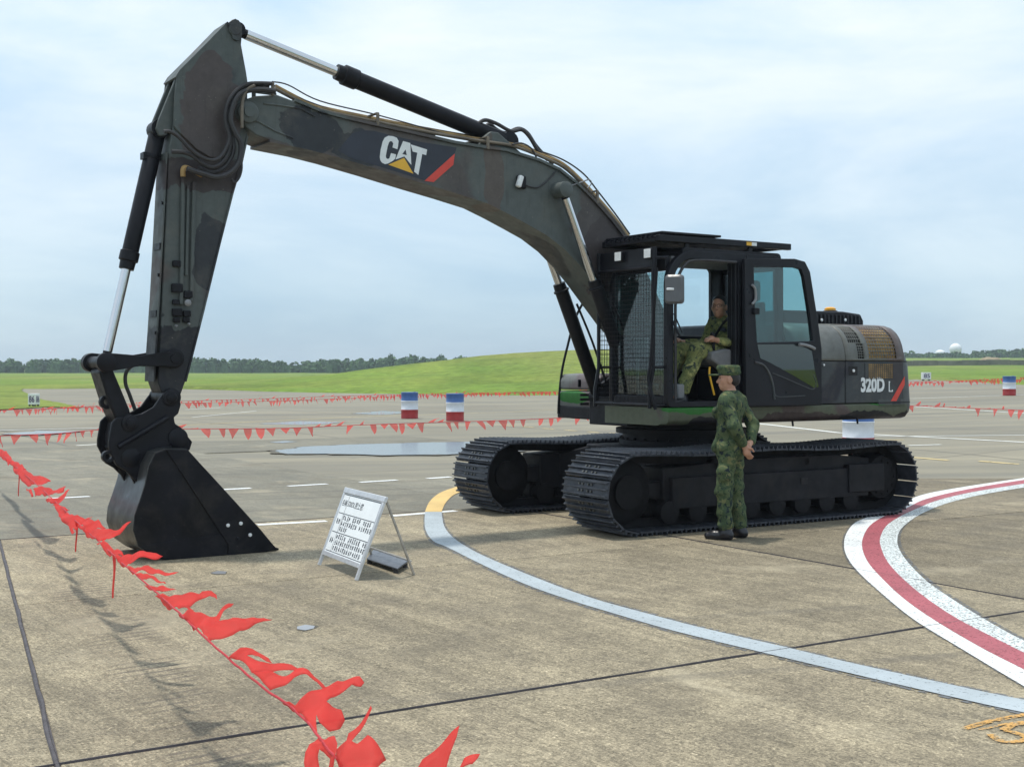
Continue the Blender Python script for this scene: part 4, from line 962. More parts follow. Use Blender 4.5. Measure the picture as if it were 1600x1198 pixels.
# ---------------------------------------------------------------- stick
m_stick = camo('camo_stick', .9, base=(.080,.094,.092), dark=DK, brown=BR, seed=15, t0=.34, t1=.58, blobs=(blob(325,170,.17,.26,.62,(.076,.064,.063)), blob(330,390,.17,.16,.36,DK), blob(272,575,.17,.5,.42,(.018,.020,.025)), blob(330,275,.17,.6,.16,(.050,.042,.044))))
core = UX([(350,62),(290,118),(272,190),(263,240),(261,300),(251,515),(247,598),(256,622),(268,632),(279,626),(289,598),(299,560),(318,485),(344,378),(364,300),(378,253),(387,215),(387,130),(384,113),(376,72)], .15)
mb = MB(); mb.prism(core, -.15, .15); stick = mb.build('stick', m_stick, ex, bevel=.010, smooth=30)
upl = UX([(357,36),(363,31),(368,29.5),(374,32),(378,40),(378.5,52),(377,70),(385,113),(387.5,130),(380,190),(371,225),(360,240),(345,247),(328,246),(308,234),(285,212),(271,197),(273,150),(276,122),(282,112)], .175)
for y in (-.175, .151): g = MB(); g.prism(upl, y, y+.024); g.build('side_plate', m_stick, stick, bevel=.008, smooth=30)
br = UX([(277,116),(273,124),(246,190),(243,202),(248,213),(258,212),(272,198)], .10)
for y in (-.12, .08): g = MB(); g.prism(br, y, y+.04); g.build('cylinder_bracket', m_stick, stick, bevel=.008)
plate_along(UX([(262,238),(258,315),(250,463),(244,552),(242,596)], .17), -.10, .165, .010).build('back_flange', m_stick, stick)
plate_along(UX([(387,212),(378,253),(364,300),(344,378),(318,485),(299,560),(290,596)], .17), -.165, .165, -.012).build('front_flange', m_stick, stick)
plate_along(UX([(357,36),(320,74),(282,112),(276,122)], .17), -.175, .175, .014).build('top_plate', m_stick, stick)
q = U(368, 46, .2); g = MB(); g.lathe([(.05,-.20),(.062,-.195),(.062,.195),(.05,.205)], (q.x,0,q.z), 'Y', 24); g.prism(UX([(357,36),(368,29.5),(378,40),(378,58),(372,64),(364,60)], .2), .176, .20); g.build('pin_boss', m_stick, stick)
for py in (318, 385, 430, 490, 520):
    x = 258 - (py-315)*.055; p = U(x, py, .12); g = MB(); g.box((p.x+.005,-.03,p.z-.03),(p.x+.035,.14,p.z+.03)) if py in (385, 490) else g.lathe([(.016,0),(.016,.04)], (p.x+.0,.14,p.z), 'X', 8); g.build('flange_bracket', m_black, stick)
for x0, x1, y0, y1, r in ((286,283,272,475,.020), (303,299,285,470,.020), (294,291,290,430,.014)):
    pipe('stick_pipe', [P3(x0+(x1-x0)*t, y0+(y1-y0)*t, .168) for t in (0,.33,.66,1)], r, m_stick, stick, 3)
for px, py, s in ((276,412,.035),(277,450,.05),(275,472,.03),(277,488,.045),(294,460,.04),(292,490,.035),(276,500,.03),(291,500,.03)):
    p = U(px, py, .175); g = MB(); g.box((p.x-s,.148,p.z-s*.8),(p.x+s,.192,p.z+s*.8)); g.build('pipe_fitting', m_black, stick, bevel=.008)
p = U(294, 473, .2); g = MB(); g.lathe([(.028,0),(.032,.02),(.015,.035)], (p.x,.18,p.z), 'Y', 12); g.build('valve_tag', m_greyp, stick)
for px, py in ((276,509),(296,506)): p = U(px, py, .2); g = MB(); g.lathe([(.014,0),(.008,.03)], (p.x,.18,p.z), 'Y', 8); g.build('cap_nut', m_greyp, stick)
pipe('elbow_fitting', [P3(x, y, .22) for x, y in ((286,276),(286,266),(290,262),(302,267),(316,274))], .024, m_rust, stick)
for px, py in ((272,560),(267,621)):
    p = U(px, py, .17); g = MB(); g.lathe([(.085,-.195),(.085,.195),(.07,.20)], (p.x,0,p.z), 'Y', 24); g.lathe([(.045,.199),(.045,.225),(.035,.235)], (p.x,0,p.z), 'Y', 16); g.build('pin_boss', m_black, stick)

# ---------------------------------------------------------------- cylinders
def cylinder(name, a, b, frac, rb, rr, collar, label=None):
    """barrel from a to a point frac along, chromed rod from there to b"""
    a, b = Vector(a), Vector(b); d = b-a; c = a+d*frac; u = d.normalized()
    g = MB(); g.tube([a-u*.02, a+u*.05, a+u*.06, c-u*collar*1.6], [rb*.75, rb*.9, rb, rb], 20); o = g.build(name, m_black, ex)
    if label: o['label'] = label
    g = MB(); g.tube([c-u*collar*1.7, c-u*collar*1.62, c-u*.08, c-u*.07, c], [rb*1.0, rb*1.17, rb*1.17, rb*.95, rb*.9], 20); g.build('gland', m_black, o)
    g = MB(); g.tube([c-u*.02, b-u*.10], rr, 18); g.build('rod', m_chrome, o)
    nrm = Vector((0,1,0))
    for p, r_ in ((a, rb*1.15), (b, rr*1.25)):
        g = MB(); g.tube([p-nrm*.08, p+nrm*.08], r_, 18); g.tube([p, p+(u if p is a else -u)*.13], r_*.75, 12); g.build('rod_eye', m_black, o)
    return o
cylinder('stick_cylinder', P3(792,222,0), P3(369,48,0), .66, .087, .050, .14)
sc = cylinder('bucket_cylinder', P3(247,203,0), P3(164,566,0), .605, .074, .042, .10)
g = MB(); p = Vector(P3(237,245,0)); u = (Vector(P3(164,566,0))-Vector(P3(247,203,0))).normalized(); g.tube([p-u*.015, p+u*.015], .081, 20); g.box((p.x+.04,-.05,p.z-.03),(p.x+.09,.05,p.z+.03)); g.build('band_clamp', m_black, sc)
for s in (1, -1):
    bc = cylinder('boom_cylinder', (.98, s*.33, 1.36), (U(878,297,.32).x, s*.33, U(878,297,.32).z), .575, .078, .045, .06, 'near boom lift cylinder' if s > 0 else 'far boom lift cylinder')
    g = MB(); g.tube(smooth_path([(.93, s*.33+.09, 1.5), (1.15, s*.33+.10, 2.0), (1.36, s*.33+.09, 2.42)], 4), .013, 6); g.build('cylinder_pipe', m_black, bc)
q = U(878, 297, .32); g = MB(); g.lathe([(.04,-.41),(.085,-.405),(.085,.405),(.055,.42)], (q.x,0,q.z), 'Y', 24); g.build('lift_pin', m_camo, boom)

# ---------------------------------------------------------------- bucket linkage, coupler, bucket
for y in (-.235, .205):
    g = MB(); a, b = U(272,560,.2), U(164,566,.2); d = Vector((b.x-a.x, b.z-a.z)); ang = math.atan2(d.y, d.x); L = d.length
    outl = [(a.x+.075*math.cos(t), a.z+.075*math.sin(t)) for t in [ang+math.pi/2+math.pi*k/8 for k in range(9)]]
    outl += [(a.x+d.x*.5-.042*-math.sin(ang)*-1*0, a.z+d.y*.5-.048)] + [(b.x+.085*math.cos(t), b.z+.085*math.sin(t)) for t in [ang-math.pi/2+math.pi*k/8 for k in range(9)]] + [(a.x+d.x*.5, a.z+d.y*.5+.042)]
    g.prism(outl, y, y+.032); lk = g.build('guide_link', m_black, ex, bevel=.006)
    for p in (a, b): g = MB(); g.lathe([(.045, y-.012),(.045,y+.044)], (p.x,0,p.z), 'Y', 16); g.build('pin', m_black, lk)
b = U(164,566,.2); g = MB(); g.lathe([(.085,-.29),(.085,-.21),(.055,-.20),(.055,.20),(.085,.205),(.085,.255),(.05,.27)], (b.x,0,b.z), 'Y', 22); g.build('link_pin', m_black, ex)
g = MB(); g.prism(UX([(155,580),(163,572),(176,575),(203,640),(206,655),(195,668),(183,660),(172,634)], .16), -.16, .16); hl = g.build('bucket_link', m_black, ex, bevel=.02)
def eye(name, px, py, Y, r0, r1, t, parent):
    p = U(px, py, Y); g = MB(); g.ring(arc(p.x, p.z, r0, 0, 345, 23), arc(p.x, p.z, r1, 0, 345, 23), Y-t, Y+t); return g.build(name, m_black, parent, bevel=.004)
eye('lifting_eye', 166, 628, .05, .062, .028, .03, hl); g = MB(); g.prism(UX([(163,608),(172,604),(184,640),(176,650),(168,638)], .05), .02, .08); g.build('eye_web', m_black, hl)
cp = UX([(258,612),(270,609),(280,618),(283,632),(279,646),(272,652),(274,662),(284,668),(289,680),(287,694),(280,703),(262,706),(244,714),(232,740),(226,760),(213,752),(196,735),(182,727),(176,712),(170,700),(170,690),(175,660),(183,652),(205,650),(222,646),(240,636),(250,622)], .20)
g = MB(); g.prism(cp, .165, .20); g.prism(cp, -.20, -.165); g.prism([(x, z) for x, z in UX([(196,668),(262,640),(276,670),(276,700),(240,708),(215,735),(190,720),(180,700)], .2)], -.16, .16); coup = g.build('quick_coupler', m_black, ex, bevel=.010)
eye('lifting_eye', 168.5, 713, .16, .055, .026, .03, coup)
for px, py in ((203,661),(267,621)):
    p = U(px, py, .2); g = MB(); g.lathe([(.075,-.215),(.075,.212),(.06,.22)], (p.x,0,p.z), 'Y', 22); g.lathe([(.042,.218),(.042,.235),(.03,.24)], (p.x,0,p.z), 'Y', 14); g.build('pin_boss', m_black, coup)
p = U(278,684,.2); g = MB(); g.lathe([(.09,-.21),(.09,.212),(.07,.222)], (p.x,0,p.z), 'Y', 22); g.build('pin_boss', m_black, coup)
p = U(205,715,.2); g = MB(); g.lathe([(.085,-.21),(.085,.206),(.07,.216)], (p.x,0,p.z), 'Y', 22); g.build('pin_boss', m_black, coup)
g = MB(); a, b = P3(262,652,.21), P3(185,698,.21); g.tube([a, b], .026, 8); g.build('brace_bar', m_worn if False else m_black, coup)
plate_along(UX([(172,696),(173,678),(177,660),(186,653)], .0), -.19, .19, .02).build('front_plate', m_bucket, coup)
pipe('coupler_hose', [P3(x, y, .05) for x, y in ((240,590),(243,580),(240,572),(230,568),(210,570),(198,580),(196,598),(203,618),(211,640))], .017, m_rubber, coup)
YBU = .44; YBF = -.40
side = [(259,702),(293,702.5),(330,742),(372,788),(410,830),(432,857),(400,867),(340,872),(259,875),(240,869),(217,853),(209,828),(211,806),(219,783),(227,758),(233,728),(243,708)]
S2 = UX(side, YBU)
g = MB(); g.prism(S2, YBU-.03, YBU); bk = g.build('bucket', m_bucket, ex, bevel=.005, smooth=30)
g = MB(); g.prism(S2, YBF, YBF+.03); g.build('far_side_plate', m_bucket, bk, bevel=.005, smooth=30)
shell = [S2[0]] + S2[:6:-1]; shell = [S2[1], S2[0]] + S2[16:6:-1]
plate_along(shell, YBF+.004, YBU-.004, -.022).build('back_shell', plain('bucket_shell', (.04,.042,.043), .36, .3, var=.7, scale=2.2, bump=.1), bk)
cut = UX([(259,702),(293,702.5),(432,857),(400,866.5),(355,869),(356,850)], YBU)
g = MB(); g.prism(cut, YBU+.0005, YBU+.016); sc_ = g.build('side_cutter', m_bucket, bk, bevel=.004)
g = MB(); g.prism(UX([(220,853),(300,840),(352,835),(356,869),(259,874),(240,868)], YBU), YBU+.0008, YBU+.009); g.build('wear_plate', m_bucket, bk, bevel=.004)
for px, py in ((355,820),(375,817),(389.5,835),(371,841)):
    p = U(px, py, YBU); g = MB(); g.lathe([(.017,.016),(.017,.026),(.008,.030)], (p.x, YBU, p.z), 'Y', 8); g.build('bolt', m_lamp if px != 371 else m_black, bk)
for k in range(5):
    y = YBF+.06+k*.185; a, b = U(398,866,YBU), U(437,859.5,YBU); g = MB()
    g.add([(a.x, y-.05, .11), (a.x, y+.05, .11), (a.x, y+.05, .012), (a.x, y-.05, .012), (b.x, y-.022, .022), (b.x, y+.022, .022), (b.x, y+.022, .006), (b.x, y-.022, .006)], [(0,1,2,3),(7,6,5,4),(0,4,5,1),(1,5,6,2),(2,6,7,3),(3,7,4,0)])
    g.build('tooth', m_bucket, bk, bevel=.004)
for y in (.12, -.20):
    g = MB(); g.prism(UX([(262,706),(296,703),(300,690),(285,672),(262,690),(225,730),(205,705),(193,722),(215,765),(222,790),(232,728),(243,710)], .15), y, y+.04); g.build('hinge_ear', m_bucket, bk, bevel=.006)

# ================================================================== PEOPLE
def surface_nets(val, org, h):
    ins = val < 0
    nx, ny, nz_ = val.shape
    cnt = np.zeros((nx-1, ny-1, nz_-1), np.int8)
    for a in (0, 1):
        for b in (0, 1):
            for c in (0, 1): cnt += ins[a:nx-1+a, b:ny-1+b, c:nz_-1+c]
    act = np.argwhere((cnt > 0) & (cnt < 8)); idx = -np.ones(cnt.shape, np.int64); idx[tuple(act.T)] = np.arange(len(act))
    acc = np.zeros((len(act), 3)); num = np.zeros(len(act))
    cor = [(a, b, c) for a in (0, 1) for b in (0, 1) for c in (0, 1)]
    for p in cor:
        for ax in range(3):
            if p[ax]: continue
            q = list(p); q[ax] = 1
            va = val[act[:,0]+p[0], act[:,1]+p[1], act[:,2]+p[2]]; vb = val[act[:,0]+q[0], act[:,1]+q[1], act[:,2]+q[2]]
            m = (va < 0) != (vb < 0); t = np.where(m, va/np.where(m, va-vb, 1), 0)
            pt = act + np.array(p); pt = pt.astype(float); pt[:, ax] += t
            acc += pt*m[:, None]; num += m
    V = acc/num[:, None]*h + org
    Fs = []
    for ax in range(3):
        u, w = [(1, 2), (2, 0), (0, 1)][ax]
        sl0 = [slice(None)]*3; sl1 = [slice(None)]*3; sl0[ax] = slice(0, -1); sl1[ax] = slice(1, None)
        ch = ins[tuple(sl0)] != ins[tuple(sl1)]
        e = np.argwhere(ch); ok = (e[:, u] > 0) & (e[:, w] > 0) & (e[:, u] < val.shape[u]-1) & (e[:, w] < val.shape[w]-1); e = e[ok]
        def cell(du, dw):
            k = e.copy(); k[:, u] -= du; k[:, w] -= dw; return idx[tuple(k.T)]
        q = np.stack([cell(1, 1), cell(0, 1), cell(0, 0), cell(1, 0)], 1)
        fl = ~ins[tuple(e.T)]; q[fl] = q[fl][:, ::-1]; Fs.append(q)
    return V, np.concatenate(Fs)
class SDF:
    def __init__(s, lo, hi, h=.007):
        s.o = np.array(lo, float); s.h = h; n = np.ceil((np.array(hi)-s.o)/h).astype(int)+1
        s.ax = [s.o[i]+np.arange(n[i])*h for i in range(3)]; s.v = np.full(tuple(n), .2, np.float32)
    def _sl(s, lo, hi, pad):
        r = []
        for i in range(3):
            a = int(np.clip(np.floor((lo[i]-pad-s.o[i])/s.h), 0, len(s.ax[i])-2)); b = int(np.clip(np.ceil((hi[i]+pad-s.o[i])/s.h)+1, a+2, len(s.ax[i]))); r.append(slice(a, b))
        g = np.meshgrid(*[s.ax[i][r[i]] for i in range(3)], indexing='ij'); return tuple(r), np.stack(g, -1)
    def _put(s, sl, d, k):
        a = s.v[sl]
        if k > 0:
            hh = np.clip(.5+.5*(a-d)/k, 0, 1); s.v[sl] = a*(1-hh)+d*hh-k*hh*(1-hh)
        else: s.v[sl] = np.minimum(a, d)
    def cap(s, a, b, ra, rb=None, k=.03, sub=False):
        rb = ra if rb is None else rb; a, b = np.array(a, float), np.array(b, float); m = max(ra, rb)
        sl, P = s._sl(np.minimum(a, b)-m, np.maximum(a, b)+m, max(k*1.5, .03)); ba = b-a
        t = np.clip(((P-a)@ba)/max(ba@ba, 1e-9), 0, 1); d = np.linalg.norm(P-a-t[..., None]*ba, axis=-1)-(ra+(rb-ra)*t)
        s._put(sl, d, k); return s
    def ell(s, c, r, k=.03, rot=0):
        c, r = np.array(c, float), np.array(r, float); m = r.max()
        sl, P = s._sl(c-m, c+m, max(k*1.5, .03)); Q = P-c
        if rot: cr_, sr = math.cos(rot), math.sin(rot); Q = np.stack([Q[...,0]*cr_+Q[...,1]*sr, -Q[...,0]*sr+Q[...,1]*cr_, Q[...,2]], -1)
        k0 = np.linalg.norm(Q/r, axis=-1); k1 = np.linalg.norm(Q/r**2, axis=-1)+1e-9
        s._put(sl, k0*(k0-1)/k1, k); return s
    def folds(s, amp, seed=0, freq=26):
        g = np.meshgrid(*s.ax, indexing='ij'); x, y, z = g
        w = np.sin(z*freq + 3*np.sin(x*11+seed) + 2.2*np.sin(y*13+seed*2)) + .6*np.sin(z*freq*1.9+x*23+2*np.sin(y*17+seed)) + .5*np.sin(x*31+z*19+seed)
        s.v += (amp*w).astype(np.float32); return s
    def above(s, z0=None, z1=None):
        z = s.ax[2][None, None, :]
        if z0 is not None: s.v = np.maximum(s.v, (z0-z).astype(np.float32))
        if z1 is not None: s.v = np.maximum(s.v, (z-z1).astype(np.float32))
        return s
    def build(s, name, mat, parent=None):
        V_, Fq = surface_nets(s.v, s.o, s.h); me = bpy.data.meshes.new(name)
        me.from_pydata(V_.tolist(), [], Fq.tolist()); me.materials.append(mat)
        me.polygons.foreach_set('use_smooth', [True]*len(me.polygons)); me.update(); return link(name, me, parent)
def cloth_camo(name, cols, sc=9):
    t = NT(name); v = t.pos(); f = t.noise(v, sc, 3, .6, .8); v2 = t.pos(loc=(5, 2, 8)); g = t.noise(v2, sc*1.25, 3, .6, .8); w = t.noise(t.pos(loc=(1, 9, 3)), sc*.8, 3, .6, .7)
    c = t.mix(t.ramp(f, [(.47, 0.0), (.51, 1.0)]), cols[0], cols[1]); c = t.mix(t.ramp(g, [(.56, 0.0), (.60, 1.0)]), c, cols[2]); c = t.mix(t.ramp(w, [(.60, 0.0), (.64, 1.0)]), c, cols[3])
    t.set(Base_Color=t.mix(.3, c, t.ramp(t.noise(v, 70, 3), [(.3, .7), (.7, 1.3)]), 'MULTIPLY'), Roughness=.9); t.b.inputs['Specular IOR Level'].default_value = .15
    t.bump(t.noise(v, 38, 4), .25, .006); return t.mat
m_bdu = cloth_camo('camo_cloth', [(.050,.078,.042), (.085,.112,.055), (.020,.030,.034), (.15,.155,.072)], 15)
m_bdu2 = cloth_camo('camo_cloth_bright', [(.11,.125,.055), (.20,.21,.08), (.045,.055,.045), (.32,.31,.12)], 12)  # yellower uniform, its colour also raised to offset the dim cab
def skin_mat():
    t = NT('skin'); v = t.pos(); t.set(Base_Color=t.ramp(t.noise(v, 14, 4), [(.3, (.38,.195,.125)), (.7, (.52,.285,.19))]), Roughness=.5)
    t.b.inputs['Subsurface Weight'].default_value = .1; t.b.inputs['Subsurface Radius'].default_value = (.02,.008,.004); return t.mat
m_skin = skin_mat(); m_hair = plain('black_hair', (.012,.011,.012), .6, var=.3, scale=40); m_boot = plain('black_leather', (.012,.012,.016), .35, var=.3, scale=20, bump=.1)
m_eye = plain('eye_dark', (.02,.015,.012), .2, var=.1)
def head(s, c, yaw):
    """cranium, jaw, nose, brow, lips and ears around c, looking along yaw"""
    ca, sa = math.cos(yaw), math.sin(yaw)
    def L(x, y, z): return (c[0]+x*ca-y*sa, c[1]+x*sa+y*ca, c[2]+z)
    s.ell(L(-.012,0,.03), (.098,.078,.092), .02, yaw); s.ell(L(.022,0,-.03), (.070,.064,.085), .03, yaw); s.cap(L(.055,0,-.088), L(.02,0,-.08), .026, .045, .03)
    s.cap(L(.082,0,.012), L(.104,0,-.028), .010, .0165, .014); s.cap(L(.074,-.035,.030), L(.074,.035,.030), .011, .011, .018)
    s.cap(L(.086,-.016,-.058), L(.086,.016,-.058), .0085, .0085, .010); s.cap(L(.082,-.013,-.070), L(.082,.013,-.070), .009, .009, .010)
    for e in (-1, 1): s.ell(L(-.01, e*.080,-.012), (.026,.011,.036), .008, yaw); s.cap(L(.058, e*.038,-.018), L(.05, e*.04,-.03), .022, .02, .02)
    return L
def hand(s, wrist, palm, fdir, side, curl):
    """palm, four unequal bent fingers and a thumb off the palm's side"""
    w, p = Vector(wrist), Vector(palm); d = (p-w).normalized(); f = Vector(fdir).normalized(); lat = Vector(side).normalized()
    s.cap(w, p, .026, .030, .02); s.ell(p + d*.02, (.036,.036,.036), .02)
    for k, ln in enumerate((.070, .078, .072, .058)):
        b = p + d*.040 + lat*(.0255-.017*k); m1 = b + (d*.6+f*.4).normalized()*ln*.5; m2 = m1 + (d*(.3-curl*.5)+f*.9).normalized()*ln*.42
        s.cap(b, m1, .0105, .0095, .008); s.cap(m1, m2, .0095, .0078, .005)
    b = p - d*.01 + lat*.032; m1 = b + (lat*.7+d*.6+f*.3).normalized()*.04; m2 = m1 + (d*.8+f*.6).normalized()*.034
    s.cap(b, m1, .0135, .0115, .010); s.cap(m1, m2, .0115, .009, .005)

# ---- the soldier who stands with his hands behind his back
def standing(loc, yaw):
    hip, knee, ank = [(-.01,s_*.088,.90) for s_ in (1,-1)], [(.025,.105,.48), (-.01,-.10,.48)], [(.015,.115,.09), (-.055,-.105,.09)]
    sh_, el, wr = [(-.015,s_*.185,1.375) for s_ in (1,-1)], [(-.13,.235,1.115), (-.155,-.23,1.12)], [(-.165,.07,.935), (-.19,-.055,.955)]
    HY = R(25)
    b = SDF((-.36,-.42,.0), (.26,.42,1.78), .007)
    b.ell((0,0,.97), (.115,.155,.14), .05).ell((.005,0,1.14), (.105,.14,.17), .05).ell((.005,0,1.30), (.115,.165,.13), .05).cap((-.02,-.12,1.40), (-.02,.12,1.40), .055, .055, .05)
    b.cap((-.02,0,1.39), (.005,0,1.50), .056, .052, .04)
    for i in (0, 1):
        b.cap(hip[i], knee[i], .082, .055, .04).cap(knee[i], ank[i], .056, .036, .03).cap(ank[i], (ank[i][0]+.06, ank[i][1], .034), .032, .02, .01)
        b.cap(sh_[i], el[i], .052, .038, .04).cap(el[i], wr[i], .040, .026, .02)
    hc = (.02, 0, 1.582); head(b, hc, HY)
    hand(b, wr[1], (-.185,.0,.925), (.1,.25,-.9), (-.2,.3,.9), .2); hand(b, wr[0], (-.182,.045,.878), (-.35,-.75,-.4), (-.6,.2,.5), .6)
    body = b.build('person', m_skin); body.location = loc; body.rotation_euler = (0,0,yaw)
    s = SDF((-.34,-.45,.74), (.26,.45,1.50), .008)
    s.ell((.005,0,.90), (.142,.180,.20), .06).ell((.01,0,1.12), (.124,.160,.19), .06).ell((.0,0,1.29), (.130,.182,.15), .06).cap((-.025,-.135,1.395), (-.025,.135,1.395), .068, .068, .06).cap((-.02,0,1.42), (-.005,0,1.455), .068, .064, .03)
    for i in (0, 1): s.cap(sh_[i], el[i], .070, .056, .045).cap(el[i], (el[i][0]*.12+wr[i][0]*.88, el[i][1]*.12+wr[i][1]*.88, el[i][2]*.12+wr[i][2]*.88), .064, .046, .03)
    s.ell((.115,.09,1.24), (.035,.06,.065), .015).ell((.115,-.09,1.24), (.035,.06,.065), .015).ell((.11,.11,.92), (.035,.06,.07), .015)
    s.folds(.0048, 1, 27).above(.785, 1.47); s.build('shirt', m_bdu, body)
    t = SDF((-.26,-.32,.06), (.30,.32,1.02), .008)
    t.ell((-.01,0,.93), (.135,.175,.12), .05)
    for i in (0, 1):
        t.cap(hip[i], knee[i], .100, .080, .045).cap(knee[i], (ank[i][0]-.005, ank[i][1], .18), .079, .072, .04).ell((ank[i][0]-.002, ank[i][1], .14), (.074,.070,.06), .03)
        e = 1 if i == 0 else -1; t.ell((.01+hip[i][0], e*.185, .66), (.075,.03,.085), .02)
    t.folds(.0056, 4, 31).above(.085, .99); t.build('trousers', m_bdu, body)
    for i in (0, 1):
        k = SDF((-.22,-.24,-.005), (.28,.26,.26), .006); a = ank[i]; sg = 1 if i == 0 else -1
        k.cap((a[0]-.005,a[1],.20), (a[0]-.01,a[1],.08), .050, .052, .03).cap((a[0]-.045,a[1],.045), (a[0]+.10,a[1]+sg*.015,.040), .047, .046, .04).cap((a[0]+.10,a[1]+sg*.015,.038), (a[0]+.165,a[1]+sg*.028,.034), .046, .036, .03)
        k.above(.002, .20); k.build('boot', m_boot, body)
    ca, sa = math.cos(HY), math.sin(HY)
    k = SDF((-.18,-.16,1.50), (.26,.20,1.76), .006)
    def HL(x, y, z): return (hc[0]+x*ca-y*sa, hc[1]+x*sa+y*ca, hc[2]+z)
    k.ell(HL(-.012,0,.066), (.113,.097,.060), .02, HY); k.ell(HL(.0,0,.108), (.118,.100,.060), .02, HY); k.above(None, hc[2]+.138)
    k.ell(HL(.125,0,.040), (.078,.072,.011), .012, HY); k.folds(.0012, 2, 60); k.build('cap', m_bdu, body)
    k = SDF((-.16,-.16,1.48), (.16,.18,1.70), .006); k.ell(HL(-.03,0,.016), (.088,.0815,.072), .02, HY); k.ell(HL(-.055,0,-.02), (.060,.070,.055), .02, HY); k.v = np.maximum(k.v, ((np.array(k.ax[0])[:,None,None]-hc[0])*ca+(np.array(k.ax[1])[None,:,None]-hc[1])*sa - .012).astype(np.float32)); k.build('hair', m_hair, body)
    for e in (-1, 1):
        g = MB(); g.lathe([(.002,-.009),(.009,-.004),(.009,.004),(.002,.009)], HL(.079,e*.032,.008), 'Z', 10); g.build('eye', m_eye, body)
    return body
sp = G(1141, 841)
soldier = standing((sp.x, sp.y, .0), R(150))
tag(soldier, 'soldier in green camouflage uniform and cap standing with hands clasped behind back beside the tracks', 'person')

# ---- the operator in the cab
def seated():
    b = SDF((-.30,.40,1.30), (1.12,1.28,2.60), .007); yc = .84
    hip = [(.06,yc+.09,1.945), (.06,yc-.09,1.945)]; knee = [(.60,yc+.15,1.93), (.60,yc-.13,1.93)]; ank = [(.80,yc+.14,1.49), (.83,yc-.12,1.49)]
    sh_ = [(.06,yc+.185,2.245), (.06,yc-.185,2.245)]; el = [(.10,yc+.27,2.00), (.12,yc-.27,2.0)]; wr = [(.385,yc+.24,2.045), (.40,yc-.30,2.03)]
    b.ell((.03,yc,1.98), (.13,.16,.12), .05).ell((.03,yc,2.12), (.105,.14,.15), .05).ell((.045,yc,2.20), (.11,.165,.10), .05).cap((.06,yc,2.26), (.11,yc,2.35), .056, .052, .04)
    for i in (0, 1):
        b.cap(hip[i], knee[i], .085, .058, .04).cap(knee[i], ank[i], .058, .038, .03).cap(ank[i], (ank[i][0]+.12, ank[i][1], 1.41), .038, .03, .03)
        b.cap(sh_[i], el[i], .05, .038, .04).cap(el[i], wr[i], .038, .026, .02)
        hand(b, wr[i], (wr[i][0]+.075, wr[i][1], wr[i][2]+.012), (.55,0,-.8), (0, -1 if i == 0 else 1, .25), .4)
    hc = (.145, yc, 2.425); HY = R(30); L = head(b, hc, HY)
    body = b.build('person', m_skin)
    s = SDF((-.30,.40,1.80), (.55,1.28,2.45), .008)
    s.ell((.03,yc,1.99), (.16,.185,.13), .05).ell((.03,yc,2.12), (.14,.17,.16), .05).ell((.04,yc,2.22), (.135,.19,.10), .05).cap((.055,yc-.12,2.265), (.055,yc+.12,2.265), .06, .06, .05).cap((.06,yc,2.28), (.085,yc,2.315), .066, .062, .03)
    for i in (0, 1): s.cap(sh_[i], el[i], .075, .064, .05).cap(el[i], Vector(wr[i])*.9+Vector(el[i])*.1, .064, .044, .03)
    s.folds(.0034, 2, 32).above(1.88, 2.325); s.build('shirt', m_bdu2, body)
    t = SDF((-.16,.5,1.4), (1.0,1.24,2.12), .008)
    t.ell((.03,yc,1.95), (.16,.19,.11), .05)
    for i in (0, 1): t.cap(hip[i], knee[i], .112, .092, .05).cap(knee[i], ank[i], .09, .07, .04)
    t.folds(.0046, 6, 30).above(1.47, 2.06); t.build('trousers', m_bdu2, body)
    for i in (0, 1):
        k = SDF((.6,.55,1.30), (1.12,1.15,1.62), .007); a = ank[i]
        k.cap((a[0],a[1],1.56), (a[0],a[1],1.42), .05, .05, .03).cap((a[0]-.03,a[1],1.385), (a[0]+.16,a[1],1.385), .045, .04, .04).above(1.335, 1.58); k.build('boot', m_boot, body)
    k = SDF((-.02,.68,2.34), (.32,1.0,2.56), .006); ca, sa = math.cos(HY), math.sin(HY)
    k.ell(L(-.02,0,.042), (.100,.085,.090), .02, HY); X = (np.array(k.ax[0])[:,None,None]-hc[0])*ca+(np.array(k.ax[1])[None,:,None]-hc[1])*sa; Z = np.array(k.ax[2])[None,None,:]-hc[2]
    k.v = np.maximum(k.v, ((X-.03) - 1.1*(Z-.05)*(Z > .05)).astype(np.float32)); k.v = np.maximum(k.v, (-.01-Z+0*X).astype(np.float32)); k.build('hair', m_hair, body)
    g = MB()
    for e in (-1, 1):
        g.tube([L(.098, e*.033+.026*math.cos(a), .006+.018*math.sin(a)) for a in [i*2*math.pi/16 for i in range(17)]], .0026, 6, cap=False); g.tube([L(.095, e*.06, .012), L(0, e*.082, .008)], .0026, 6)
    g.tube([L(.10,-.009,.010), L(.10,.009,.010)], .0026, 6); g.build('spectacles', m_hair, body)
    for e in (-1, 1):
        g = MB(); g.lathe([(.002,-.009),(.009,-.004),(.009,.004),(.002,.009)], L(.077,e*.032,.006), 'Z', 10); g.build('eye', m_eye, body)
    g = MB(); g.box((.165,yc+.03,2.155),(.178,yc+.13,2.185)); g.build('name_tape', m_navy, body)
    g = MB(); g.tube(smooth_path([(-.05,yc+.19,2.38),(.12,yc+.13,2.30),(.185,yc+.02,2.15),(.17,yc-.12,2.0)], 5), .016, 6); g.build('shoulder_belt', m_black, body)
    off = Matrix.Rotation(R(180+YAW), 3, 'Z') @ Vector((.10, .07, -.055)); body.location = Vector((SX, SY, 0)) + off; body.rotation_euler = (0, 0, R(180+YAW)); return body
op = seated()
tag(op, 'soldier with glasses in camouflage uniform seated in the excavator cab holding the levers', 'person')

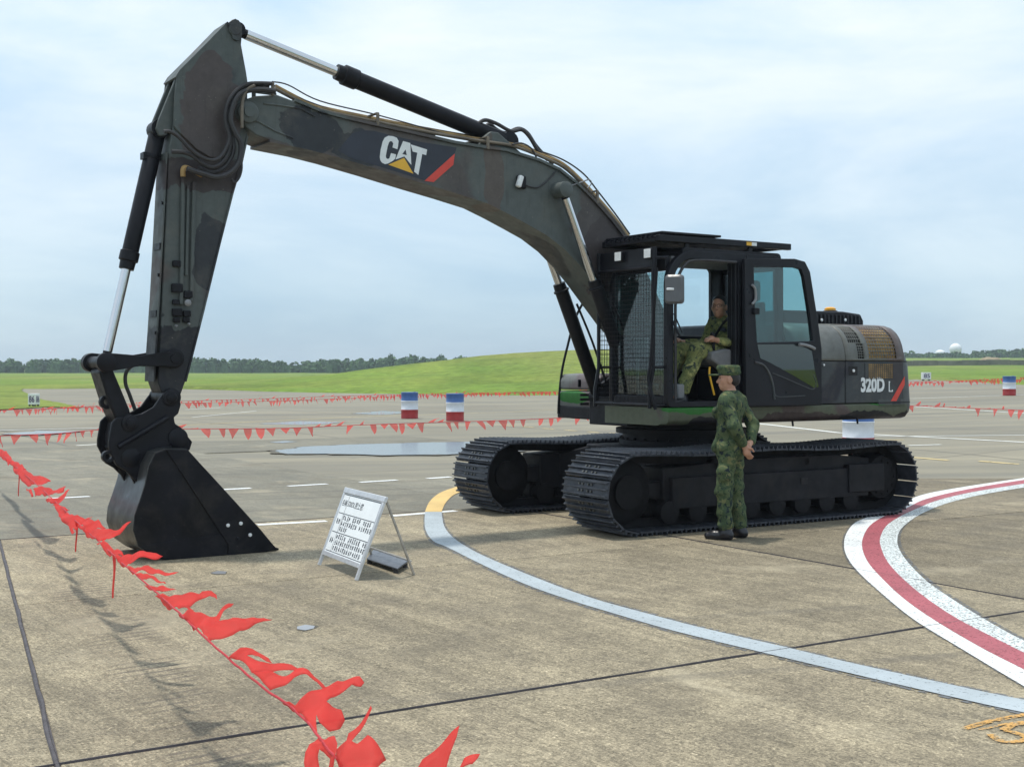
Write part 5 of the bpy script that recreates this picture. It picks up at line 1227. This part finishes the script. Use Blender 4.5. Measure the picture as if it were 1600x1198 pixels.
# ================================================================== SIGN BOARD
m_alu = plain('aluminium', (.66,.68,.71), .4, .5, var=.1, scale=20); m_alu_d = plain('aluminium_worn', (.42,.40,.37), .45, .6, var=.25, scale=14)
m_board = plain('white_board', (.82,.86,.88), .4, var=.04, scale=6); m_ink = plain('printing_ink', (.03,.035,.05), .6, var=.1)
FL, FR_, RR = G(498.5, 882.5), G(556.5, 906.5), G(647, 898); RL = FL + (RR-FR_)
TL, TRr = (FL+RL)/2, (FR_+RR)/2; TL.z = TRr.z = .645
sgn = empty('sign_board', (*((FL+FR_+RR+RL)/4).xy, 0)); o0 = Vector(sgn.location)
tag(sgn, 'small folding metal sign stand with white printed board standing on concrete', 'sign')
wid = (FR_-FL).length; eu = (FR_-FL).normalized(); ev = (TL-FL).normalized(); slope = (TL-FL).length; en = eu.cross(ev).normalized()
if en.dot(Vector((0,-1,0))) < 0: en = -en
def S(u, v, w=0): return FL + eu*u + ev*v + en*w - o0
def sbox(g, u0, u1, v0, v1, w0, w1, mi=0): g.add([S(u, v, w) for w in (w0, w1) for u, v in ((u0,v0),(u1,v0),(u1,v1),(u0,v1))], [(0,3,2,1),(4,5,6,7),(0,1,5,4),(1,2,6,5),(2,3,7,6),(3,0,4,7)], mi)
vb = .115
for u in (0, wid): g = MB(); sbox(g, u-.016, u+.016, 0, slope, -.012, .012); g.build('front_leg', m_alu, sgn, bevel=.003)
g = MB(); sbox(g, .016, wid-.016, vb-.02, vb+.02, -.010, .013); g.build('bottom_rail', m_alu, sgn, bevel=.003)
g = MB(); sbox(g, -.02, wid+.02, slope-.042, slope+.008, -.018, .014); g.build('top_rail', m_alu, sgn, bevel=.006)
g = MB(); sbox(g, .016, wid-.016, vb+.02, slope-.042, -.006, .004); bd = g.build('panel', m_board, sgn)
for u in (0, wid):
    a, b = (TL if u == 0 else TRr)-o0, (RL if u == 0 else RR)-o0; g = MB(); g.tube([a+Vector((0,0,-.01)), b], .011, 6); g.build('rear_leg', m_alu_d, sgn)
g = MB(); g.tube([RL-o0+Vector((0,0,.05))+(TL-RL)*.1, RR-o0+Vector((0,0,.05))+(TRr-RR)*.1], .008, 6); g.build('rear_bar', m_alu_d, sgn)
pb, pt_ = vb+.03, slope-.052; ph = pt_-pb
g = MB()
def ln(u0, v0, u1, v1, t=.004): sbox(g, min(u0,u1)-(t/2 if u0 == u1 else 0), max(u0,u1)+(t/2 if u0 == u1 else 0), min(v0,v1)-(t/2 if v0 == v1 else 0), max(v0,v1)+(t/2 if v0 == v1 else 0), .0042, .0052)
for f in (0, .335, .67, 1): ln(.03, pb+ph*f, wid-.03, pb+ph*f, .006)
ln(wid-.03, pb, wid-.03, pt_); ln(.15, pb, .15, pt_, .003)
g.build('ruled_line', m_ink, bd)
def print_text(body, u, v, hgt, maxw):
    me = text_mesh(body, 1.0, 'lettering', m_ink, 0.01); xs_ = [q.co.x for q in me.vertices]; ys_ = [q.co.y for q in me.vertices]
    if not xs_: return
    sc_ = hgt/(max(ys_)-min(ys_)); sx_ = min(sc_, maxw/(max(xs_)-min(xs_))); x0, y0 = min(xs_), min(ys_)
    for q in me.vertices: q.co = S(u+(q.co.x-x0)*sx_, v+(q.co.y-y0)*sc_, .0046 + q.co.z*.1)
    link('lettering', me, bd)
print_text('名稱', .035, pb+ph*.80, .055, .105); print_text('320DL挖土機', .165, pb+ph*.80, .060, .42)
# finer printing, too small to read in the picture: rows of character-sized marks
rk = random.Random(12); g = MB()
def marks(u0, u1, v, hgt, skip=()):
    u = u0; i = 0
    while u < u1:
        if i not in skip:
            w = hgt*.72
            for _ in range(3): a = u+rk.random()*w*.75; sbox(g, a, a+.005, v+rk.random()*hgt*.2, v+hgt*(.7+.3*rk.random()), .0042, .0050)
            for _ in range(3): a = v+rk.random()*hgt*.85; sbox(g, u+rk.random()*w*.3, u+w*(.65+.35*rk.random()), a, a+.005, .0042, .0051)
        u += hgt*1.0; i += 1
hc_ = .047
for base, rows3 in ((.335, ((.255,(4,9,14)), (.155,(8,)), (.055,tuple(range(4,40))))), (.0, ((.255,(5,12)), (.155,(15,)), (.055,(14,))))):
    for dv, sk in rows3: marks(.165, wid-.06, pb+ph*(base+dv-.03), hc_, sk)
    marks(.04, .13, pb+ph*(base+.14), .05)
o = g.build('fine_print', m_ink, bd, smooth=0); o['kind'] = 'stuff'
# dark weight plate lying behind the board
pz = .055; c4 = [G(583.5, 859, pz), G(638, 876.5, pz), G(621, 886.5, pz), G(573, 870.5, pz)]; cc = sum(c4, Vector())/4
wp = empty('weight_plate', (cc.x, cc.y, 0)); tag(wp, 'dark grey weight plate lying between the legs behind the sign stand', 'plate')
g = MB(); q4 = [p-Vector((cc.x, cc.y, 0)) for p in c4]; g.add([(p.x, p.y, .034 + .012*(i in (0, 1))) for i, p in enumerate(q4)] + [(p.x, p.y, .050 + .012*(i in (0, 1))) for i, p in enumerate(q4)], [(0,1,2,3),(4,5,6,7),(0,1,5,4),(1,2,6,5),(2,3,7,6),(3,0,4,7)])
g.build('plate', plain('slate_plastic', (.075,.085,.105), .4, var=.15), wp, bevel=.006)
for i in range(4):
    p = q4[i]*.86; g = MB(); g.tube([(p.x, p.y, 0), (p.x, p.y, .038)], .022, 8); g.build('foot', m_rubber, wp)

# ================================================================== DRUMS, MARKER BOXES
m_dblue = plain('drum_blue', (.045,.12,.33), .45, var=.2, scale=5); m_dwhite = plain('drum_white', (.68,.72,.78), .45, var=.08, scale=5); m_dred = plain('drum_red', (.40,.03,.035), .45, var=.15, scale=5)
def drum(x, y, label):
    z = hz(x, y); r = .285; hh = .88
    pr = [(r*.96,.0),(r,.012),(r,.14),(r+.0,.27),(r+.012,.285),(r,.30),(r,.57),(r+.012,.585),(r,.60),(r,.86),(r+.008,.87),(r*.97,.88)]
    mi = [2,2,2,2,2,1,1,1,0,0,0]
    g = MB(); g.lathe([(a*1.0, b) for a, b in pr], n=32, mis=mi); o = g.build('barrel', [m_dblue, m_dwhite, m_dred], None, smooth=40)
    o.location = (x, y, z); tag(o, label, 'barrel', 'banded drums on the apron')
    g = MB(); g.lathe([(r*.90,.862),(r*.90,.872),(.03,.874)], n=28); g.build('lid', m_dblue, o)
    g = MB(); g.lathe([(.035,.872),(.035,.892),(.02,.894)], (.17,0,0), n=10); g.build('bung', m_dblue, o)
d1, d2 = G(640, 653.5), G(711, 657.5)
drum(d1.x, d1.y, 'left of the two blue, white and red banded drums before the mound'); drum(d2.x, d2.y, 'right of the two blue, white and red banded drums before the mound')
drum((1341-800)/F*23.5, 23.5, 'banded drum half hidden under the tail of the excavator'); drum((1577-800)/F*58, 58, 'farthest banded drum, by the right edge of the picture')
m_mk = plain('marker_white', (.74,.76,.76), .5, var=.06); m_mkt = plain('marker_digits', (.05,.03,.12), .5, var=.1); m_mkf = plain('marker_foot', (.06,.05,.05), .6)
def marker(px, py, size, hgt, rot, num, label):
    p = G(px, py); o = empty('marker_box', (p.x, p.y, p.z+.02), rot); tag(o, label, 'marker', 'numbered airfield marker boxes')
    s_ = size/2; ft = .08*hgt/.55; g = MB(); g.box((-s_,-s_,ft), (s_,s_,hgt)); g.build('box', m_mk, o, bevel=.01)
    for a in (-1, 1):
        for b in (-1, 1): g = MB(); g.box((a*s_*.7-.03, b*s_*.7-.03, -.12), (a*s_*.7+.03, b*s_*.7+.03, ft)); g.build('foot', m_mkf, o)
    for k in range(2):
        me = text_mesh(num, 1, 'number', m_mkt, .02); xs_ = [q.co.x for q in me.vertices]; ys_ = [q.co.y for q in me.vertices]; w, h_ = max(xs_)-min(xs_), max(ys_)-min(ys_)
        for q in me.vertices:
            u = ((q.co.x-min(xs_))/w-.5)*size*.72; v = ft+(hgt-ft)*.5+((q.co.y-min(ys_))/h_-.5)*(hgt-ft)*.6
            q.co = Vector((u, -s_-.006-q.co.z*.5, v)) if k == 0 else Vector((s_+.006+q.co.z*.5, u, v))
        link('number', me, o)
marker(53, 635.5, .36, .56, R(-10), '86', 'white box marked 86 standing in the grass at the left'); marker(1447, 594.5, .66, .66, R(-6), '85', 'white box marked 85 at the far grass edge right of the excavator')

# ================================================================== DOMES, FAR WALL
m_dome = plain('dome_white', (.80,.82,.83), .5, var=.04, scale=.5)
dd = 545; q = ((1493-800)/F*dd, dd, H+(HZ-545.5)/F*dd); g = MB(); r = 2.55
g.lathe([(r*math.cos(R(a)), r*math.sin(R(a))) for a in range(-62, 91, 8)] + [(.01, r)], q, n=28); o = g.build('radar_dome', m_dome, None, smooth=60); tag(o, 'round white radar dome on the right horizon', 'dome')
g = MB(); g.lathe([(1.5, land(q[0], q[1])-1), (1.5, q[2]-2.0)], (q[0], q[1], 0), n=16); g.build('tower', plain('tower_grey', (.4,.4,.4), .7), o)
q = ((1469-800)/F*dd, dd, H+(HZ-551)/F*dd); g = MB(); g.lathe([(2.05*math.cos(R(a)), 1.25*math.sin(R(a))) for a in range(0, 91, 10)] + [(.01, 1.25)], q, n=28); o = g.build('low_dome', m_dome, None, smooth=60); tag(o, 'low white dome left of the round radar dome', 'dome')
g = MB(); g.lathe([(2.0, land(q[0], q[1])-1), (2.0, q[2])], (q[0], q[1], 0), n=16); g.build('drum_wall', m_dome, o)
m_wall = plain('far_wall', (.17,.165,.13), .9, var=.35, scale=.5)
wl_ = empty('boundary_wall', ((1500-800)/F*230, 230, 0)); tag(wl_, 'long low grey boundary wall crossing the far grass on the right', 'wall')
for k in range(14):
    x0 = 55 + k*4.4; zb = land(x0, 230) - .3 - 81*.0; g = MB(); hh = 1.32 + .05*math.sin(k*2.1); g.box((x0-81.1+.03, -.15+.02*(k % 2), zb), (x0-81.1+4.37, .15+.02*(k % 2), zb+hh)); g.build('wall_panel', m_wall, wl_, bevel=.02)
g = MB(); c = ((1548-800)/F*245, 245); vv = []; fs = []
nu, nv = 24, 8
for j in range(nv+1):
    for i in range(nu): a = i/nu*2*math.pi; rr = 1-j/nv; x, y = c[0]+3.6*rr*math.cos(a), c[1]+3*rr*math.sin(a); vv.append((x, y, land(x, y)-.3+1.9*(1-rr**2)*(1+.25*mnoise.noise((x*.5, y*.5, 4)))))
fs = [(j*nu+i, j*nu+(i+1) % nu, (j+1)*nu+(i+1) % nu, (j+1)*nu+i) for j in range(nv) for i in range(nu)]
g.add(vv, fs); tag(g.build('earth_heap', plain('bare_earth', (.26,.21,.13), .9, var=.3, scale=.8), None, recalc=False), 'heap of bare brown earth behind the far wall on the right', 'earth heap')

# ================================================================== RED BUNTING
def cloth_red(name, col):
    t = NT(name); v = t.pos(False); t.set(Base_Color=t.ramp(t.noise(v, 9, 3), [(.3, tuple(c*.8 for c in col)), (.7, col)]), Roughness=.6); t.b.inputs['Specular IOR Level'].default_value = .25
    tr = t.n('BsdfTranslucent'); tr.inputs['Color'].default_value = (*col, 1); mx = t.n('MixShader'); mx.inputs[0].default_value = .55
    ot = t.n('BsdfTransparent'); m2 = t.n('MixShader'); m2.inputs[0].default_value = .22      # part see-through, added to weaken the shadows the flags cast
    t.l(t.b.outputs[0], mx.inputs[1]); t.l(tr.outputs[0], mx.inputs[2]); t.l(mx.outputs[0], m2.inputs[1]); t.l(ot.outputs[0], m2.inputs[2]); t.l(m2.outputs[0], t.out.inputs['Surface']); return t.mat
m_red = cloth_red('red_cloth', (.90,.095,.085)); m_cord = plain('red_cord', (.45,.03,.04), .7, var=.2, scale=30)
def ragflag(p0, p1, tip, bow, twist, seed, notch=False, nl=12, nw=5):
    """a strip of cloth tied along p0-p1 and blown out towards tip"""
    rg = random.Random(seed); p0, p1, tip = Vector(p0), Vector(p1), Vector(tip); base = (p0+p1)/2; ax = p1-p0; d = tip-base; g = MB(); vv = []
    upv = Vector((0,0,1)); side = d.cross(ax).normalized()
    ph = rg.uniform(0, 6.28)
    for i in range(nl+1):
        s = i/nl; c = base + d*s + upv*bow*.55*math.sin(math.pi*s**.9) + side*.012*math.sin(s*5+ph)
        w = (1-s)**.8*(.9+.15*math.sin(s*4+ph)) + .02; a = twist*.55*s; wd = ax*math.cos(a)+side*ax.length*math.sin(a)
        for j in range(nw+1):
            u = j/nw-.5; q = c + wd*u*w + side*.012*math.sin(s*7+u*6+ph)*s
            vv.append(q)
    g.add(vv, [(i*(nw+1)+j, i*(nw+1)+j+1, (i+1)*(nw+1)+j+1, (i+1)*(nw+1)+j) for i in range(nl) for j in range(nw)]); return g
def at_depth(px, py, y): return Vector(((px-800)/F*y, y, H+(HZ-py)/F*y))
ZN = .57
npx = [(-120,640),(-60,672),(0,709),(40,742),(70,768),(100,796),(130,824),(160,850),(185,874),(215,900),(250,930),(285,962),(320,995),(350,1022),(385,1052),(420,1080),(455,1105),(485,1133),(505,1160),(530,1190),(570,1240),(620,1300)]
npath = [G(x, y, ZN) for x, y in npx]
def n_at(px):
    for i in range(len(npx)-1):
        if npx[i][0] <= px <= npx[i+1][0]:
            t = (px-npx[i][0])/(npx[i+1][0]-npx[i][0]); return npath[i].lerp(npath[i+1], t)
nb = empty('bunting_line', (*npath[10].xy, 0)); o0 = Vector(nb.location); tag(nb, 'near string of torn red pennants blown sideways in the left foreground', 'bunting', 'strings of red pennants')
g = MB(); g.tube([p-o0+Vector((0,0,.006*mnoise.noise((p.x*9, p.y*9, 0)))) for p in smooth_path(npath, 8)], .0045, 6); g.build('cord', m_red if False else m_cord, nb)
def flag(pa, pb, tip, bow=.03, twist=.4, dd_=0.0, drop=0):
    a, b = n_at(pa), n_at(pb); y = (a.y+b.y)/2 + dd_; t = at_depth(tip[0], tip[1], y)
    ragflag(a-o0, b-o0, t-o0, bow, twist, pa*7+pb).build('pennant', m_red, nb, smooth=70, recalc=False, solid=.0012)
def traced(name_parent, off, zoom, ox, oy, pts, seed, z=ZN, amp=.022, parent=None):
    """one torn pennant: its outline lies on the wind-blown sheet beside the cord, then the cloth is rippled"""
    px_ = [(x/zoom+ox, y/zoom+oy) for x, y in pts]; near_ = []
    for x, y in px_:
        best = (1e9, 5.0)
        for i in range(len(npx)-1):
            a, b = Vector(npx[i]), Vector(npx[i+1]); t = max(0, min(1, (Vector((x, y))-a).dot(b-a)/(b-a).length_squared)); q = a.lerp(b, t)
            dd2 = (Vector((x, y))-q).length
            if dd2 < best[0]: best = (dd2, 1/((1-t)/npath[i].y + t/npath[i+1].y))
        near_.append(best)
    dmin = min(n[0] for n in near_); att = [n[1] for n in near_ if n[0] < dmin+10]; d0 = sum(att)/len(att)
    # tied along the cord, the free cloth swings towards standing upright in the wind
    P = [at_depth(x, y, d0 + (n[1]-d0)*math.exp(-n[0]/22) + (G(x, y, z).y-d0)*.24*(1-math.exp(-n[0]/22))) for (x, y), n in zip(px_, near_)]
    bm = bmesh.new(); f = bm.faces.new([bm.verts.new(p) for p in P])
    bmesh.ops.triangulate(bm, faces=[f]); 
    for _ in range(2): bmesh.ops.subdivide_edges(bm, edges=bm.edges[:], cuts=1, use_grid_fill=True)
    for v in bm.verts:
        a = v.co; w = mnoise.noise((a.x*7+seed, a.y*4, seed*.7)) + .6*mnoise.noise((a.x*17, a.y*9+seed, 3)); v.co.z += amp*w*1.5; v.co.x += .006*mnoise.noise((a.x*9, a.y*9, seed)); v.co -= off
    me = bpy.data.meshes.new('pennant'); bm.to_mesh(me); bm.free(); me.materials.append(m_red)
    me.polygons.foreach_set('use_smooth', [True]*len(me.polygons)); return link('pennant', me, parent or nb, solid=.001)
A5 = (3.636, 0, 690); A6 = (3.2, 300, 940)
for k, (Z, pts) in enumerate((
    (A5, [(-30,20),(10,45),(45,62),(66,88),(68,125),(50,112),(20,100),(-8,85),(-30,60)]),
    (A5, [(20,95),(60,105),(105,120),(150,150),(120,155),(80,150),(45,125)]),
    (A5, [(75,150),(110,142),(160,170),(225,200),(290,212),(268,232),(225,243),(180,245),(145,250),(110,205),(82,178)]),
    (A5, [(185,270),(240,258),(290,265),(330,270),(362,250),(372,258),(365,285),(330,297),(290,298),(240,300),(205,310)]),
    (A5, [(150,255),(175,262),(190,300),(180,305),(160,280)]),
    (A5, [(258,325),(330,325),(365,300),(390,272),(398,280),(375,315),(340,345),(300,355),(275,350)]),
    (A5, [(295,365),(345,362),(400,380),(372,388),(390,405),(360,402),(325,392)]),
    (A5, [(325,395),(380,412),(440,425),(500,417),(525,437),(500,440),(548,450),(500,470),(440,490),(410,480),(432,515),(415,520),(380,480),(345,450)]),
    (A5, [(440,488),(500,478),(560,450),(602,485),(560,488),(520,500),(480,512),(455,505)]),
    (A5, [(470,515),(540,492),(600,490),(660,502),(700,482),(748,468),(735,485),(690,515),(650,545),(610,560),(560,568),(530,555),(495,535)]),
    (A5, [(545,575),(600,572),(650,600),(690,625),(708,650),(668,640),(625,640),(590,612)]),
    (A5, [(648,668),(690,655),(770,632),(850,628),(925,648),(900,662),(840,666),(790,671),(740,688),(690,697)]),
    (A5, [(725,718),(800,722),(880,728),(960,740),(1015,758),(990,766),(920,757),(850,748),(790,738),(755,765)]),
    (A5, [(770,765),(800,740),(850,750),(900,778),(945,815),(936,818),(890,788),(845,765),(800,772)]),
    (A5, [(818,806),(880,816),(940,830),(1002,855),(950,856),(890,848),(858,842)]),
    (A5, [(880,862),(940,860),(1000,850),(1080,848),(1130,850),(1150,834),(1200,834),(1228,852),(1236,890),(1222,870),(1190,857),(1150,872),(1110,905),(1080,930),(1110,946),(1060,938),(1012,957),(965,942),(920,897)]),
    (A5, [(1012,958),(1080,953),(1140,975),(1190,990),(1235,980),(1265,950),(1300,913),(1328,904),(1312,932),(1272,970),(1250,1010),(1300,1022),(1400,1020),(1460,1025),(1500,1012),(1548,1020),(1500,1031),(1450,1056),(1380,1090),(1300,1098),(1230,1110),(1190,1130),(1140,1087),(1085,1042),(1048,1010)]),
    (A6, [(172,280),(240,250),(300,246),(345,266),(380,278),(400,300),(370,294),(330,277),(300,282),(272,300),(350,300),(430,304),(500,320),(552,346),(500,346),(430,346),(360,353),(300,362),(255,330),(215,308)]),
    (A6, [(302,368),(380,363),(450,358),(520,349),(580,364),(632,400),(670,433),(658,440),(620,406),(570,386),(510,386),(450,406),(390,434),(345,405)]),
    (A6, [(446,482),(490,487),(522,500),(545,480),(590,465),(650,448),(690,425),(730,392),(780,382),(835,388),(858,413),(842,436),(820,434),(800,421),(750,452),(700,490),(670,525),(700,546),(745,556),(762,600),(740,630),(690,639),(640,616),(622,592),(628,660),(580,622),(540,562),(500,527)]),
    (A6, [(630,672),(680,655),(716,672),(727,720),(716,790),(706,860),(676,870),(690,785),(660,742),(634,718),(630,765),(648,880),(575,890),(562,820),(565,760),(582,718)]),
    (A6, [(783,642),(820,600),(868,553),(892,526),(898,545),(866,600),(822,652),(803,690),(832,722),(880,690),(908,722),(966,786),(930,840),(900,880),(790,880),(735,840),(722,780),(726,730),(776,690)]),
    (A6, [(1095,900),(1118,826),(1150,762),(1220,700),(1290,650),(1338,630),(1326,690),(1292,762),(1270,826),(1240,910)]),
    (A6, [(1330,880),(1360,820),(1410,808),(1445,800),(1430,830),(1400,870)]))):
    traced(None, o0, *Z, pts, k*3.1+1)
for px, py0, py1 in ((178,868,934), (120,822,862), (31,748,775)):      # torn threads hanging straight down
    a = n_at(px); g = MB(); zt = a.z; zb = H+(HZ-py1)/F*a.y; vv = []
    for i in range(9): t = i/8; x = a.x+.006*math.sin(t*5); vv += [Vector((x-.009*(1-t*.5), a.y, zt+(zb-zt)*t))-o0, Vector((x+.009*(1-t*.5), a.y+.006*math.cos(t*7), zt+(zb-zt)*t))-o0]
    g.add(vv, [(2*i, 2*i+1, 2*i+3, 2*i+2) for i in range(8)]); g.build('pennant', m_red, nb, smooth=70, recalc=False, solid=.001)

pmesh = []
for k in range(6):
    rg = random.Random(40+k); g = ragflag((-.12,0,0), (.12,0,0), (rg.uniform(-.02,.12), rg.uniform(-.10,.10), rg.uniform(-.25,-.14)), rg.uniform(-.02,.02), rg.uniform(-.5,.5), k, nl=4, nw=2); pmesh.append(g.mesh('pennant', m_red, smooth=60, recalc=False))
for k in range(3):
    rg = random.Random(60+k); g = ragflag((-.10,0,0), (.10,0,0), (rg.uniform(.12,.24), rg.uniform(-.06,.06), rg.uniform(-.04,.12)), .02, rg.uniform(.3,.9), k, nl=5, nw=2); pmesh.append(g.mesh('pennant', m_red, smooth=60, recalc=False))
def row(pxs, z, label, step, seed, scale=1.0, skip=0.0, wild=.25, depth=None):
    rg = random.Random(seed); P = [at_depth(x, y, depth) if depth else G(x, y, z) for x, y in pxs]; e = empty('bunting_line', (*P[0].xy, hz(P[0].x, P[0].y))); o_ = Vector(e.location); tag(e, label, 'bunting', 'strings of red pennants')
    SP = smooth_path(P, 8); g = MB(); g.tube([p-o_ for p in SP], .006, 4); g.build('cord', m_cord, e)
    acc_ = 0; cnt = 0
    for i in range(len(SP)-1):
        d = SP[i+1]-SP[i]; L = d.length
        while acc_ < L and cnt < 290:
            p = SP[i]+d*(acc_/L); acc_ += step*rg.uniform(.75, 1.3)
            if rg.random() < skip: continue
            m = pmesh[rg.randrange(6) if rg.random() > wild else 6+rg.randrange(3)]
            o = link('pennant', m, e); o.location = p-o_; o.rotation_euler = (rg.uniform(-.3,.3), rg.uniform(-.15,.15), math.atan2(d.y, d.x)+rg.uniform(-.4,.4)); o.scale = (scale*rg.uniform(.8,1.15),)*3; cnt += 1
        acc_ -= L
row([(-90,688),(0,681),(90,677),(165,671),(297,670),(440,669),(556,664),(712,659),(806,656),(869,653),(960,648),(1100,642),(1230,636),(1330,632)], .60, 'middle string of red pennants hanging across the apron behind the bucket', .235, 1, .78)
row([(-90,645),(0,641),(129,636.5),(283,630),(440,626),(628,618.5),(745,615.5),(870,613),(990,611)], .55, 'lower of the two far strings of red pennants below the grass on the left', .20, 2, .72)
row([(60,640),(150,634),(283,627),(440,622),(628,616),(745,613.5),(870,611.5),(990,609)], .55, 'upper of the two far strings of red pennants at the foot of the mound', .22, 3, .72)
row([(1330,632),(1430,634),(1500,637),(1600,641),(1720,648)], .60, 'wind-tossed string of red pennants to the right of the excavator tail', .27, 4, .85, .1, .75)
row([(1330,600),(1430,596.5),(1500,594.5),(1600,589.5),(1720,583)], .5, 'farthest string of red pennants along the grass edge on the right', .20, 5, .8, depth=72)
row([(1330,602),(1430,599),(1500,597),(1600,592.5),(1720,587)], .5, 'second farthest string of red pennants just below the grass edge on the right', .20, 6, .8, depth=66)

# ================================================================== AIR
hz_mat = bpy.data.materials.new('haze'); hz_mat.use_nodes = True; t_ = hz_mat.node_tree
for n_ in list(t_.nodes):
    if n_.type != 'OUTPUT_MATERIAL': t_.nodes.remove(n_)
pv = t_.nodes.new('ShaderNodeVolumePrincipled'); pv.inputs['Color'].default_value = (.80,.90,1,1); pv.inputs['Density'].default_value = .00045; pv.inputs['Anisotropy'].default_value = .2
t_.links.new(pv.outputs[0], t_.nodes['Material Output'].inputs['Volume'])
g = MB(); g.box((-1400,-60,-2.3), (1400,1200,17)); hb = g.build('haze', hz_mat, None, smooth=0); tag(hb, kind='stuff')
